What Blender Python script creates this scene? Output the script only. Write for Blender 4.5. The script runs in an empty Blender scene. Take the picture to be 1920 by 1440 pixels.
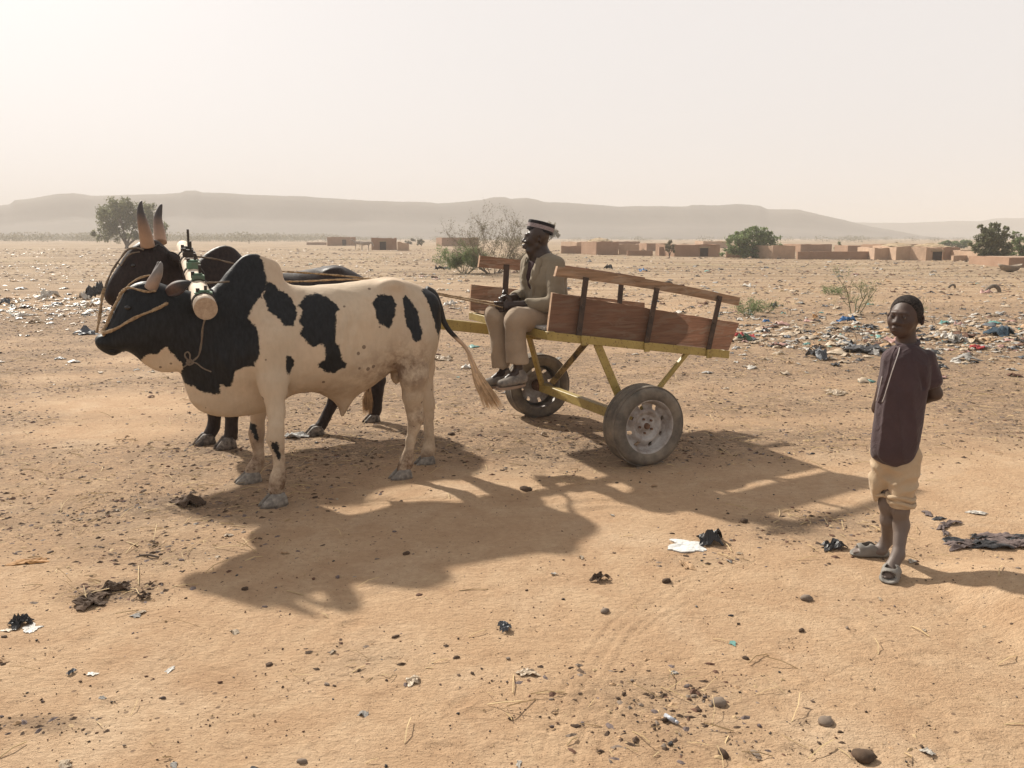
import bpy, math, random
import numpy as np
from mathutils import Vector, Matrix

# ------------------------------------------------------------------ camera, sky, sun, exposure
scene = bpy.context.scene
COL = scene.collection
FPX, PITCH, CAMH = 1600.0, math.radians(9.75), 1.6
cam = bpy.data.objects.new('camera', bpy.data.cameras.new('camera'))
COL.objects.link(cam)
cam.data.sensor_width = 36; cam.data.lens = 30.0
cam.data.clip_start = 0.05; cam.data.clip_end = 20000
cam.location = (0, 0, CAMH)
cam.rotation_euler = (math.pi/2 - PITCH, 0, 0)
scene.camera = cam

SUN_AZ = math.radians(38.5)      # to the left of straight ahead
SUN_EL = math.radians(37.5)
sdir = Vector((-math.sin(SUN_AZ)*math.cos(SUN_EL), math.cos(SUN_AZ)*math.cos(SUN_EL), math.sin(SUN_EL)))
w = bpy.data.worlds.new('World'); scene.world = w; w.use_nodes = True
nt = w.node_tree; nt.nodes.clear()
sky = nt.nodes.new('ShaderNodeTexSky'); sky.sky_type = 'NISHITA'; sky.sun_disc = False
sky.sun_elevation = SUN_EL; sky.sun_rotation = -SUN_AZ
sky.altitude = 200; sky.air_density = 1.0; sky.dust_density = 6.0; sky.ozone_density = 1.0
hs = nt.nodes.new('ShaderNodeHueSaturation'); hs.inputs['Saturation'].default_value = 0.22
dust = nt.nodes.new('ShaderNodeMix'); dust.data_type = 'RGBA'; dust.blend_type = 'MIX'
dust.inputs[0].default_value = 0.93
# airborne dust: brightest low down on the sunward side, dimmer overhead and behind
wtc = nt.nodes.new('ShaderNodeTexCoord'); wsep = nt.nodes.new('ShaderNodeSeparateXYZ'); nt.links.new(wtc.outputs['Generated'], wsep.inputs[0])
def wmr(sock, a, b, c, d):
    o = nt.nodes.new('ShaderNodeMapRange'); o.interpolation_type = 'SMOOTHSTEP'; nt.links.new(sock, o.inputs[0])
    for i, x in enumerate((a, b, c, d)): o.inputs[i+1].default_value = x
    return o.outputs[0]
wdot = nt.nodes.new('ShaderNodeVectorMath'); wdot.operation = 'DOT_PRODUCT'; nt.links.new(wtc.outputs['Generated'], wdot.inputs[0]); wdot.inputs[1].default_value = (-.45, .89, .1)
wm = nt.nodes.new('ShaderNodeMath'); wm.operation = 'MULTIPLY'
nt.links.new(wmr(wsep.outputs[2], .34, .85, 1.0, .80), wm.inputs[0]); nt.links.new(wmr(wdot.outputs['Value'], -.3, .50, .78, 1.0), wm.inputs[1])
wcol = nt.nodes.new('ShaderNodeVectorMath'); wcol.operation = 'SCALE'; wcol.inputs[0].default_value = (4.05, 3.86, 3.78); nt.links.new(wm.outputs[0], wcol.inputs['Scale'])
nt.links.new(wcol.outputs[0], dust.inputs[7])
bg = nt.nodes.new('ShaderNodeBackground'); bg.inputs['Strength'].default_value = 0.145
wo = nt.nodes.new('ShaderNodeOutputWorld')
nt.links.new(sky.outputs[0], hs.inputs['Color'])
nt.links.new(hs.outputs[0], dust.inputs[6])
nt.links.new(dust.outputs[2], bg.inputs['Color'])
nt.links.new(bg.outputs[0], wo.inputs['Surface'])

sl = bpy.data.lights.new('sun', 'SUN'); sl.energy = 5.0; sl.angle = math.radians(1.6); sl.color = (1.0, 0.93, 0.82)
so = bpy.data.objects.new('sun', sl); COL.objects.link(so)
so.rotation_euler = sdir.to_track_quat('Z', 'Y').to_euler(); so.location = (-6, 8, 9)

scene.view_settings.view_transform = 'Standard'; scene.view_settings.look = 'None'
scene.view_settings.exposure = 0.55; scene.view_settings.gamma = 1.0
scene.view_settings.use_curve_mapping = False
scene.cycles.volume_step_rate = 4.0
scene.cycles.volume_bounces = 1
scene.cycles.max_bounces = 6

R = random.Random(7)
NR = np.random.RandomState(11)

# ------------------------------------------------------------------ authoring maths
def ray(px, py):
    a = (px-960)/FPX; b = -(py-720)/FPX
    return Vector((a, math.cos(PITCH)+b*math.sin(PITCH), -math.sin(PITCH)+b*math.cos(PITCH)))
def G(px, py, z=0.0):
    d = ray(px, py); t = (z-CAMH)/d.z
    return Vector((d.x*t, d.y*t, z))
def atY(px, py, Y):
    d = ray(px, py); t = Y/d.y
    return Vector((d.x*t, Y, CAMH+d.z*t))
class Frame:
    """a thing's own axes: u along m, v to its left, z up; o is its base on the ground"""
    def __init__(s, o, m):
        l = math.hypot(*m); s.m = (m[0]/l, m[1]/l); s.n = (-s.m[1], s.m[0]); s.o = o
        s.rot = math.atan2(s.m[1], s.m[0])
    def px(s, x, y, v=0.0):
        d = ray(x, y)
        k = (s.o[0]*s.n[0]+s.o[1]*s.n[1]+v)/(d.x*s.n[0]+d.y*s.n[1])
        return s.loc((d.x*k, d.y*k, CAMH+d.z*k))
    def loc(s, p):
        x, y = p[0]-s.o[0], p[1]-s.o[1]
        return np.array((x*s.m[0]+y*s.m[1], x*s.n[0]+y*s.n[1], p[2]))
    def g(s, x, y, z=0.0):
        return s.loc(G(x, y, z))
    def w(s, p):
        return Vector((s.o[0]+p[0]*s.m[0]+p[1]*s.n[0], s.o[1]+p[0]*s.m[1]+p[1]*s.n[1], p[2]))

def vnoise(P, f, seed, n=5):
    """smooth pseudo noise, P (...,3) or list of broadcastable arrays; about -1..1"""
    r = np.random.RandomState(seed)
    x, y, z = P
    out = 0.0
    wx = np.sin(y*f*.7+1.3+seed)+np.sin(z*f*.6+seed*.7); wy = np.sin(z*f*.75+x*f*.3+seed*.3); wz = np.sin(x*f*.65+2.1*seed)
    for i in range(n):
        d = r.normal(size=3); d /= np.linalg.norm(d); ph = r.uniform(0, 6.28); k = f*r.uniform(.7, 1.6)
        out = out + np.sin((x*d[0]+y*d[1]+z*d[2])*k + ph + .8*(wx*d[1]+wy*d[2]+wz*d[0]))
    return out/n*1.5

# ------------------------------------------------------------------ objects
def tag(o, label=None, cat=None, group=None, kind=None):
    if label: o['label'] = label
    if cat: o['category'] = cat
    if group: o['group'] = group
    if kind: o['kind'] = kind
    return o
def empty(name, loc=(0, 0, 0), rz=0.0):
    o = bpy.data.objects.new(name, None); COL.objects.link(o)
    o.location = loc; o.rotation_euler = (0, 0, rz); o.empty_display_size = .1
    return o
def mesh_obj(name, V, Fc, mat=None, parent=None, smooth=True, loc=None, rz=0.0, mats=None, midx=None):
    me = bpy.data.meshes.new(name)
    if isinstance(V, np.ndarray): V = V.tolist()
    if isinstance(Fc, np.ndarray): Fc = Fc.tolist()
    me.from_pydata(V, [], Fc); me.update()
    if smooth: me.polygons.foreach_set('use_smooth', [True]*len(me.polygons))
    for m_ in (mats or ([mat] if mat else [])): me.materials.append(m_)
    if midx is not None: me.polygons.foreach_set('material_index', midx)
    o = bpy.data.objects.new(name, me); COL.objects.link(o)
    if parent: o.parent = parent
    if loc is not None: o.location = loc
    o.rotation_euler = (0, 0, rz)
    return o
def fattr(o, name, vals):
    a = o.data.attributes.new(name, 'FLOAT', 'POINT'); a.data.foreach_set('value', np.asarray(vals, dtype=np.float32))

class MB:
    """collects simple shapes into one mesh"""
    def __init__(s): s.V = []; s.F = []; s.M = []
    def add(s, V, F, m=0):
        b = len(s.V); s.V += [tuple(v) for v in V]; s.F += [tuple(i+b for i in f) for f in F]; s.M += [m]*len(F)
    def hexa(s, P, m=0):      # P: 8 corners, bottom ring then top ring
        s.add(P, [(3, 2, 1, 0), (4, 5, 6, 7), (0, 1, 5, 4), (1, 2, 6, 5), (2, 3, 7, 6), (3, 0, 4, 7)], m)
    def box(s, c, d, m=0, rot=None):
        P = []
        for z in (-.5, .5):
            for x, y in ((-.5, -.5), (.5, -.5), (.5, .5), (-.5, .5)):
                v = Vector((x*d[0], y*d[1], z*d[2]))
                if rot: v = rot @ v
                P.append(Vector(c)+v)
        s.hexa(P, m)
    def bar(s, a, b, wd, ht, up=(0, 0, 1), m=0, bev=0.0):
        a = Vector(a); b = Vector(b); d = (b-a); L = d.length; d = d/L; up = Vector(up)
        x = d.cross(up)
        if x.length < 1e-4: x = d.cross(Vector((1, 0, 0)))
        x.normalize(); y = x.cross(d).normalized()
        if bev <= 0:
            q = [(-wd/2, -ht/2), (wd/2, -ht/2), (wd/2, ht/2), (-wd/2, ht/2)]
        else:
            e = bev; q = [(-wd/2+e, -ht/2), (wd/2-e, -ht/2), (wd/2, -ht/2+e), (wd/2, ht/2-e), (wd/2-e, ht/2), (-wd/2+e, ht/2), (-wd/2, ht/2-e), (-wd/2, -ht/2+e)]
        n = len(q)
        V = [a+x*i+y*j for i, j in q]+[b+x*i+y*j for i, j in q]
        F = [tuple(reversed(range(n))), tuple(range(n, 2*n))]+[(i, (i+1) % n, n+(i+1) % n, n+i) for i in range(n)]
        s.add(V, F, m)
    def tube(s, pts, r, n=6, m=0, cap=True, jit=0.0, spline=0):
        pts = [Vector(p) for p in pts]
        if spline: pts, r = crom(pts, r, spline)
        if not hasattr(r, '__len__'): r = [r]*len(pts)
        b = len(s.V); t0 = None; x = None
        for i, p in enumerate(pts):
            t = (pts[min(i+1, len(pts)-1)]-pts[max(i-1, 0)])
            if t.length < 1e-9: t = Vector((0, 0, 1))
            t.normalize()
            if x is None:
                x = t.orthogonal().normalized()
            else:
                x = (x - t*x.dot(t))
                x = x.normalized() if x.length > 1e-6 else t.orthogonal().normalized()
            y = t.cross(x)
            for k in range(n):
                a = 2*math.pi*k/n; rr = r[i]*(1+jit*R.uniform(-1, 1))
                s.V.append(tuple(p+x*math.cos(a)*rr+y*math.sin(a)*rr))
        for i in range(len(pts)-1):
            for k in range(n):
                s.F.append((b+i*n+k, b+i*n+(k+1) % n, b+(i+1)*n+(k+1) % n, b+(i+1)*n+k)); s.M.append(m)
        if cap:
            s.F.append(tuple(b+k for k in reversed(range(n)))); s.M.append(m)
            s.F.append(tuple(b+(len(pts)-1)*n+k for k in range(n))); s.M.append(m)
    def build(s, name, mat, parent=None, smooth=False, loc=None, rz=0.0):
        mats = mat if isinstance(mat, (list, tuple)) else [mat]
        return mesh_obj(name, s.V, s.F, None, parent, smooth, loc, rz, mats=mats, midx=s.M if len(mats) > 1 else None)
def crom(pts, r, sub):
    rs = list(r) if hasattr(r, '__len__') else [r]*len(pts)
    out = []; ro = []
    for i in range(len(pts)-1):
        p0 = pts[max(i-1, 0)]; p1 = pts[i]; p2 = pts[i+1]; p3 = pts[min(i+2, len(pts)-1)]
        for k in range(sub):
            t = k/sub
            out.append(.5*((2*p1)+(p2-p0)*t+(2*p0-5*p1+4*p2-p3)*t*t+(3*p1-p0-3*p2+p3)*t**3))
            ro.append(rs[i]*(1-t)+rs[i+1]*t)
    out.append(pts[-1]); ro.append(rs[-1])
    return out, ro
def bevel(o, wd=.004, seg=1):
    b = o.modifiers.new('bevel', 'BEVEL'); b.width = wd; b.segments = seg; b.limit_method = 'ANGLE'; b.angle_limit = math.radians(40)
    return o

# ------------------------------------------------------------------ implicit surfaces, one continuous skin
class Vol:
    def __init__(s, lo, hi, h):
        s.lo = np.array(lo, float); s.h = h
        s.n = [int(math.ceil((hi[i]-lo[i])/h))+1 for i in range(3)]
        s.ax = [s.lo[i]+h*np.arange(s.n[i]) for i in range(3)]
        s.f = np.full(s.n, .6, dtype=np.float32)
    def sub(s, lo, hi):
        sl = []; ax = []
        for i in range(3):
            a = max(0, int((lo[i]-s.lo[i])/s.h)); b = min(s.n[i], int((hi[i]-s.lo[i])/s.h)+2)
            if b <= a: return None, None
            sl.append(slice(a, b)); ax.append(s.ax[i][a:b])
        X = ax[0][:, None, None]; Y = ax[1][None, :, None]; Z = ax[2][None, None, :]
        return tuple(sl), (X, Y, Z)
    def put(s, sl, d, k, op):
        f = s.f[sl]; d = d.astype(np.float32)
        if op == 'u':
            h = np.maximum(k-np.abs(f-d), 0)/k; s.f[sl] = np.minimum(f, d)-h*h*k*.25
        elif op == 's':
            d = -d; h = np.maximum(k-np.abs(f-d), 0)/k; s.f[sl] = np.maximum(f, d)+h*h*k*.25
    def cone(s, a, b, ra, rb=None, k=.03, sc=(1, 1, 1), op='u'):
        rb = ra if rb is None else rb
        a = np.array(a, float); b = np.array(b, float); S = np.array(sc, float)
        m = max(ra, rb)*S+k+2*s.h
        sl, P = s.sub(np.minimum(a, b)-m, np.maximum(a, b)+m)
        if sl is None: return
        A = a/S; B = (b-a)/S; bb = max(float(B@B), 1e-9)
        q = [P[i]/S[i]-A[i] for i in range(3)]
        t = np.clip((q[0]*B[0]+q[1]*B[1]+q[2]*B[2])/bb, 0, 1)
        d = np.sqrt((q[0]-B[0]*t)**2+(q[1]-B[1]*t)**2+(q[2]-B[2]*t)**2)-(ra+(rb-ra)*t)
        s.put(sl, d*S.min(), k, op)
    def chain(s, pts, k=.03, sc=(1, 1, 1)):
        for (a, ra), (b, rb) in zip(pts[:-1], pts[1:]): s.cone(a, b, ra, rb, k, sc)
    def ell(s, c, r, M=None, k=.02, op='u'):
        c = np.array(c, float); r = np.array(r, float); m = np.full(3, r.max()+k+2*s.h)
        sl, P = s.sub(c-m, c+m)
        if sl is None: return
        q = [P[i]-c[i] for i in range(3)]
        if M is not None:
            q = [q[0]*M[0][i]+q[1]*M[1][i]+q[2]*M[2][i] for i in range(3)]
        e = np.sqrt((q[0]/r[0])**2+(q[1]/r[1])**2+(q[2]/r[2])**2)
        g = np.sqrt((q[0]/r[0]**2)**2+(q[1]/r[1]**2)**2+(q[2]/r[2]**2)**2)+1e-6
        d = e*(e-1)/g
        s.put(sl, np.broadcast_to(d, s.f[sl].shape), k, op)
    def field(s, d, k=.02, op='u'):
        s.put((slice(None),)*3, np.broadcast_to(d, s.f.shape), k, op)
    def grid(s):
        return s.ax[0][:, None, None], s.ax[1][None, :, None], s.ax[2][None, None, :]
    def disp(s, fn):
        X, Y, Z = s.grid(); s.f += fn(X, Y, Z).astype(np.float32)
    def mesh(s, smooth=1):
        f = s.f; f[0] = f[-1] = .1; f[:, 0] = f[:, -1] = .1; f[:, :, 0] = f[:, :, -1] = .1
        S = f < 0
        c8 = [(i, j, k) for i in (0, 1) for j in (0, 1) for k in (0, 1)]
        n = f.shape
        def cs(A, c): return A[c[0]:n[0]-1+c[0], c[1]:n[1]-1+c[1], c[2]:n[2]-1+c[2]]
        cnt = sum(cs(S, c).astype(np.int8) for c in c8)
        act = (cnt > 0) & (cnt < 8); idx = np.argwhere(act)
        ids = np.full(act.shape, -1, np.int64); ids[act] = np.arange(len(idx))
        vals = np.stack([f[idx[:, 0]+c[0], idx[:, 1]+c[1], idx[:, 2]+c[2]] for c in c8], 1)
        acc = np.zeros((len(idx), 3)); num = np.zeros(len(idx)); C = np.array(c8, float)
        for a in range(8):
            for b in range(a+1, 8):
                if np.abs(C[a]-C[b]).sum() != 1: continue
                fa, fb = vals[:, a], vals[:, b]; cr = (fa < 0) != (fb < 0)
                t = np.where(cr, fa/np.where(cr, fa-fb, 1), 0)
                acc += cr[:, None]*(C[a]+t[:, None]*(C[b]-C[a])); num += cr
        V = (idx+acc/num[:, None])*s.h+s.lo
        Q = []
        for ax in range(3):
            o1, o2 = [(1, 2), (2, 0), (0, 1)][ax]
            sl0 = [slice(None)]*3; sl1 = [slice(None)]*3; sl0[ax] = slice(0, -1); sl1[ax] = slice(1, None)
            A = S[tuple(sl0)]; B = S[tuple(sl1)]; e = np.argwhere(A != B)
            e = e[(e[:, o1] > 0) & (e[:, o2] > 0) & (e[:, o1] < n[o1]-1) & (e[:, o2] < n[o2]-1)]
            if not len(e): continue
            def cid(d1, d2):
                q = e.copy(); q[:, o1] += d1; q[:, o2] += d2; return ids[q[:, 0], q[:, 1], q[:, 2]]
            q = np.stack([cid(-1, -1), cid(0, -1), cid(0, 0), cid(-1, 0)], 1)
            fl = ~A[e[:, 0], e[:, 1], e[:, 2]]
            q[fl] = q[fl][:, ::-1]
            Q.append(q)
        Q = np.concatenate(Q)
        for _ in range(smooth):
            sm = np.zeros_like(V); ct = np.zeros(len(V))
            for a, b in ((0, 1), (1, 2), (2, 3), (3, 0)):
                np.add.at(sm, Q[:, a], V[Q[:, b]]); np.add.at(sm, Q[:, b], V[Q[:, a]])
                np.add.at(ct, Q[:, a], 1); np.add.at(ct, Q[:, b], 1)
            V = V*.5+.5*sm/ct[:, None]
        return V, Q

def sdpoly(X, Z, poly):
    """signed distance (+ inside) of arrays to a polygon"""
    P = np.array(poly, float); Q = np.roll(P, -1, 0)
    D = np.full(np.broadcast(X, Z).shape, 1e9); ins = np.zeros(D.shape, bool)
    for (ax, az), (bx, bz) in zip(P, Q):
        ex, ez = bx-ax, bz-az; t = np.clip(((X-ax)*ex+(Z-az)*ez)/max(ex*ex+ez*ez, 1e-12), 0, 1)
        D = np.minimum(D, (X-ax-ex*t)**2+(Z-az-ez*t)**2)
        c = ((az > Z) != (bz > Z)) & (X < (bx-ax)*(Z-az)/((bz-az) if bz != az else 1e-12)+ax)
        ins ^= c
    return np.where(ins, 1, -1)*np.sqrt(D)
def csmooth(pts, it=2):
    for _ in range(it):
        o = []
        for i in range(len(pts)):
            a = np.array(pts[i]); b = np.array(pts[(i+1) % len(pts)])
            o += [a*.75+b*.25, a*.25+b*.75]
        pts = o
    return pts
def inflate(vol, poly, smap, iters=2500, cmap=None):
    """round body whose outline in the u-z plane is poly; half thickness from a Poisson solve times smap"""
    h = vol.h; X = vol.ax[0][:, None]; Z = vol.ax[2][None, :]
    D = sdpoly(X, Z, poly); mask = D > 0; phi = np.zeros(D.shape)
    for _ in range(iters):
        phi[1:-1, 1:-1] = .25*(phi[2:, 1:-1]+phi[:-2, 1:-1]+phi[1:-1, 2:]+phi[1:-1, :-2]+h*h); phi *= mask
    def blur(A, n):
        for _ in range(n):
            A = (A+np.roll(A, 1, 0)+np.roll(A, -1, 0))/3; A = (A+np.roll(A, 1, 1)+np.roll(A, -1, 1))/3
        return A
    num = blur(phi*mask, 5); den = blur(np.maximum(D, 0)*mask, 5)
    q = np.where(den > 1e-6, num/np.maximum(den, 1e-6), .1)
    t = np.clip((D-1.5*h)/(4*h), 0, 1); t = t*t*(3-2*t)
    ph = D*q*(1-t)+phi*t
    wsum = 1e-9; s = 0
    for (x, z, sv, sg) in smap:
        g = np.exp(-((X-x)**2+(Z-z)**2)/(2*sg*sg))+1e-7; s = s+g*sv; wsum = wsum+g
    s = s/wsum
    w2 = 2*ph*s*s; v = vol.ax[1][None, :, None]
    w2 = w2[:, None, :]
    c = 0
    if cmap is not None:
        wsum = 1e-9; c = 0
        for (x, z, cv, sg) in cmap:
            g = np.exp(-((X-x)**2+(Z-z)**2)/(2*sg*sg))+1e-7; c = c+g*cv; wsum = wsum+g
        c = (c/wsum)[:, None, :]
    f = ((v-c)**2-w2)/(np.abs(v-c)+np.sqrt(np.maximum(w2, 0))+.03)
    return np.clip(f, -.5, .5)

# ------------------------------------------------------------------ materials
class NT:
    def __init__(s, name):
        s.m = bpy.data.materials.new(name); s.m.use_nodes = True; s.t = s.m.node_tree; s.t.nodes.clear()
        s.out = s.t.nodes.new('ShaderNodeOutputMaterial'); s.b = s.t.nodes.new('ShaderNodeBsdfPrincipled')
        s.t.links.new(s.b.outputs[0], s.out.inputs['Surface'])
        s.tc = None
    def n(s, typ, **kw):
        o = s.t.nodes.new(typ)
        for k, v in kw.items(): setattr(o, k, v)
        return o
    def l(s, a, b): s.t.links.new(a, b)
    def co(s, kind='Object', scale=None, rot=None):
        if s.tc is None: s.tc = s.n('ShaderNodeTexCoord')
        o = s.tc.outputs[kind]
        if scale or rot:
            mp = s.n('ShaderNodeMapping'); s.l(o, mp.inputs[0])
            if scale: mp.inputs['Scale'].default_value = scale
            if rot: mp.inputs['Rotation'].default_value = rot
            o = mp.outputs[0]
        return o
    def noise(s, sc, det=4, rough=.55, co=None, dist=0.0, out='Fac'):
        o = s.n('ShaderNodeTexNoise'); o.inputs['Scale'].default_value = sc; o.inputs['Detail'].default_value = det
        o.inputs['Roughness'].default_value = rough; o.inputs['Distortion'].default_value = dist
        s.l(co or s.co(), o.inputs['Vector']); return o.outputs[out]
    def vor(s, sc, co=None, feat='F1', out='Distance', rnd=1.0):
        o = s.n('ShaderNodeTexVoronoi', feature=feat); o.inputs['Scale'].default_value = sc
        if 'Randomness' in o.inputs: o.inputs['Randomness'].default_value = rnd
        s.l(co or s.co(), o.inputs['Vector']); return o.outputs[out]
    def ramp(s, fac, stops, interp='LINEAR'):
        o = s.n('ShaderNodeValToRGB'); r = o.color_ramp; r.interpolation = interp
        while len(r.elements) < len(stops): r.elements.new(.5)
        for e, (p, c) in zip(r.elements, stops):
            e.position = p; e.color = (c, c, c, 1) if not hasattr(c, '__len__') else (*c, 1)
        s.l(fac, o.inputs[0]); return o.outputs[0]
    def mr(s, v, a, b, c=0.0, d=1.0, smooth=False):
        o = s.n('ShaderNodeMapRange'); o.interpolation_type = 'SMOOTHSTEP' if smooth else 'LINEAR'
        s.l(v, o.inputs[0])
        for i, x in enumerate((a, b, c, d)): o.inputs[i+1].default_value = x
        return o.outputs[0]
    def math(s, op, a, b=None, clamp=False):
        o = s.n('ShaderNodeMath', operation=op); o.use_clamp = clamp
        for i, x in enumerate((a, b)):
            if x is None: continue
            if isinstance(x, (int, float)): o.inputs[i].default_value = x
            else: s.l(x, o.inputs[i])
        return o.outputs[0]
    def mix(s, f, a, b, blend='MIX'):
        o = s.n('ShaderNodeMix', data_type='RGBA', blend_type=blend)
        for i, x in ((0, f), (6, a), (7, b)):
            if isinstance(x, (int, float)): o.inputs[i].default_value = x
            elif hasattr(x, '__len__'): o.inputs[i].default_value = (*x, 1)
            else: s.l(x, o.inputs[i])
        return o.outputs[2]
    def attr(s, name, out='Fac'):
        o = s.n('ShaderNodeAttribute'); o.attribute_name = name; return o.outputs[out]
    def rnd(s): return s.n('ShaderNodeObjectInfo').outputs['Random']
    def col(s, c):
        if hasattr(c, '__len__'): s.b.inputs['Base Color'].default_value = (*c, 1)
        else: s.l(c, s.b.inputs['Base Color'])
        return s
    def rough(s, r):
        if isinstance(r, (int, float)): s.b.inputs['Roughness'].default_value = r
        else: s.l(r, s.b.inputs['Roughness'])
        return s
    def spec(s, v): s.b.inputs['Specular IOR Level'].default_value = v; return s
    def metal(s, v): s.b.inputs['Metallic'].default_value = v; return s
    def bump(s, hgt, st=.5, dist=.01):
        o = s.n('ShaderNodeBump'); o.inputs['Strength'].default_value = st; o.inputs['Distance'].default_value = dist
        s.l(hgt, o.inputs['Height']); prev = getattr(s, '_bn', None)
        if prev: s.l(prev, o.inputs['Normal'])
        s._bn = o.outputs[0]
        for k in list(s.b.inputs['Normal'].links): s.t.links.remove(k)
        s.l(s._bn, s.b.inputs['Normal']); return s

def simple(name, c, rough=.8, var=.25, sc=12, bump=.3, bdist=.004, bsc=60, spec=.3, metal=0.0, c2=None, coord='Object'):
    t = NT(name); n = t.noise(sc, 5, .6, t.co(coord))
    c2 = c2 or tuple(x*(1-var) for x in c); c1 = tuple(min(1, x*(1+var*.6)) for x in c)
    t.col(t.mix(t.mr(n, .3, .7), c2, c1)); t.rough(rough).spec(spec).metal(metal)
    if bump: t.bump(t.noise(bsc, 4, .6, t.co(coord)), bump, bdist)
    return t.m
# ------------------------------------------------------------------ ground height and zones
def sm(a, b, x):
    t = np.clip((x-a)/(b-a), 0, 1); return t*t*(3-2*t)
_bumps = []
def hgt(x, y):
    x = np.asarray(x, float); y = np.asarray(y, float)
    r = np.hypot(x, y)
    z = .012*vnoise((x, y, 0*x), 2.1, 3, 6)*sm(0, 2, r)*.6
    z = z+.10*vnoise((x, y, 0*x), .16, 5, 5)*sm(14, 30, r)+.5*vnoise((x, y, 0*x), .03, 6, 5)*sm(150, 400, r)
    # low sandy bank beside the boy, added to turn his shadow sideways
    z = z+.115*sm(1.92, 2.25, x)*sm(2.3, 3.0, y)*(1-sm(3.6, 4.2, y))*(1-.3*sm(2.6, 3.4, x))
    return z
def hz(x, y): return float(hgt(x, y))

def litter_zone(x, y):
    """how much household rubbish lies here, 0..1"""
    n = vnoise((x, y, 0*x), .5, 21, 6); n2 = vnoise((x, y, 0*x), 1.7, 22, 6)
    band = 1.25*np.exp(-((y-13.4-.6*(x-5)*.2)/1.9)**2)*sm(2.2, 4.0, x)+.25*np.exp(-((y-17)/2.5)**2)*sm(2.2, 4.5, x)
    bandL = np.exp(-((y-19.0)/2.2)**2)*sm(-6.2, -8.0, x)*.9+.30*np.exp(-((y-26)/6)**2)*sm(-5, -8, x)
    bandC = np.exp(-((y-34)/2.4)**2)*sm(-4.6, -3.4, x)*(1-sm(3, 5, x))*.7
    far = .05*sm(13, 20, y)*(1-sm(80, 140, y))
    near = .02
    return np.clip((band+bandL+bandC)*(0.55+.75*n+.3*n2)+far*(1+.8*n2)+near, 0, 1)
def debris_zone(x, y):
    """dung, straw crumbs and dark mulch trodden into the sand"""
    n = vnoise((x, y, 0*x), 1.1, 31, 6); n2 = vnoise((x, y, 0*x), 3.3, 32, 6)
    edge = 6.2+.7*vnoise((x, 0*y, 0*x), 1.3, 33, 4)
    z = .62*sm(-.7, .9, y-edge)*(1-.55*sm(15, 24, y))
    z = z+.42*sm(-1.6, .6, y-4.9)*sm(-.6, -1.6, x)*(1-sm(6, 8, y))
    def blob(px, py, rx, ry, a):
        g = G(px, py); return a*np.exp(-((x-g.x)/rx)**2-((y-g.y)/ry)**2)
    for b in ((1540, 985, .42, .28, .9), (1440, 1000, .3, .2, .6), (350, 945, .3, .14, .7), (215, 1110, .2, .13, .8), (300, 1040, .45, .2, .3), (1240, 1400, .30, .2, .22),
              (1330, 1050, .3, .1, .35), (75, 1360, .2, .06, .5), (680, 1240, .3, .2, .2), (1250, 1300, .5, .2, .3), (1600, 1400, .4, .1, .25), (1780, 1040, .5, .2, .25)):
        z = z+blob(*b)
    return np.clip(z*(.75+.5*n+.35*n2)+.03, 0, 1)

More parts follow.
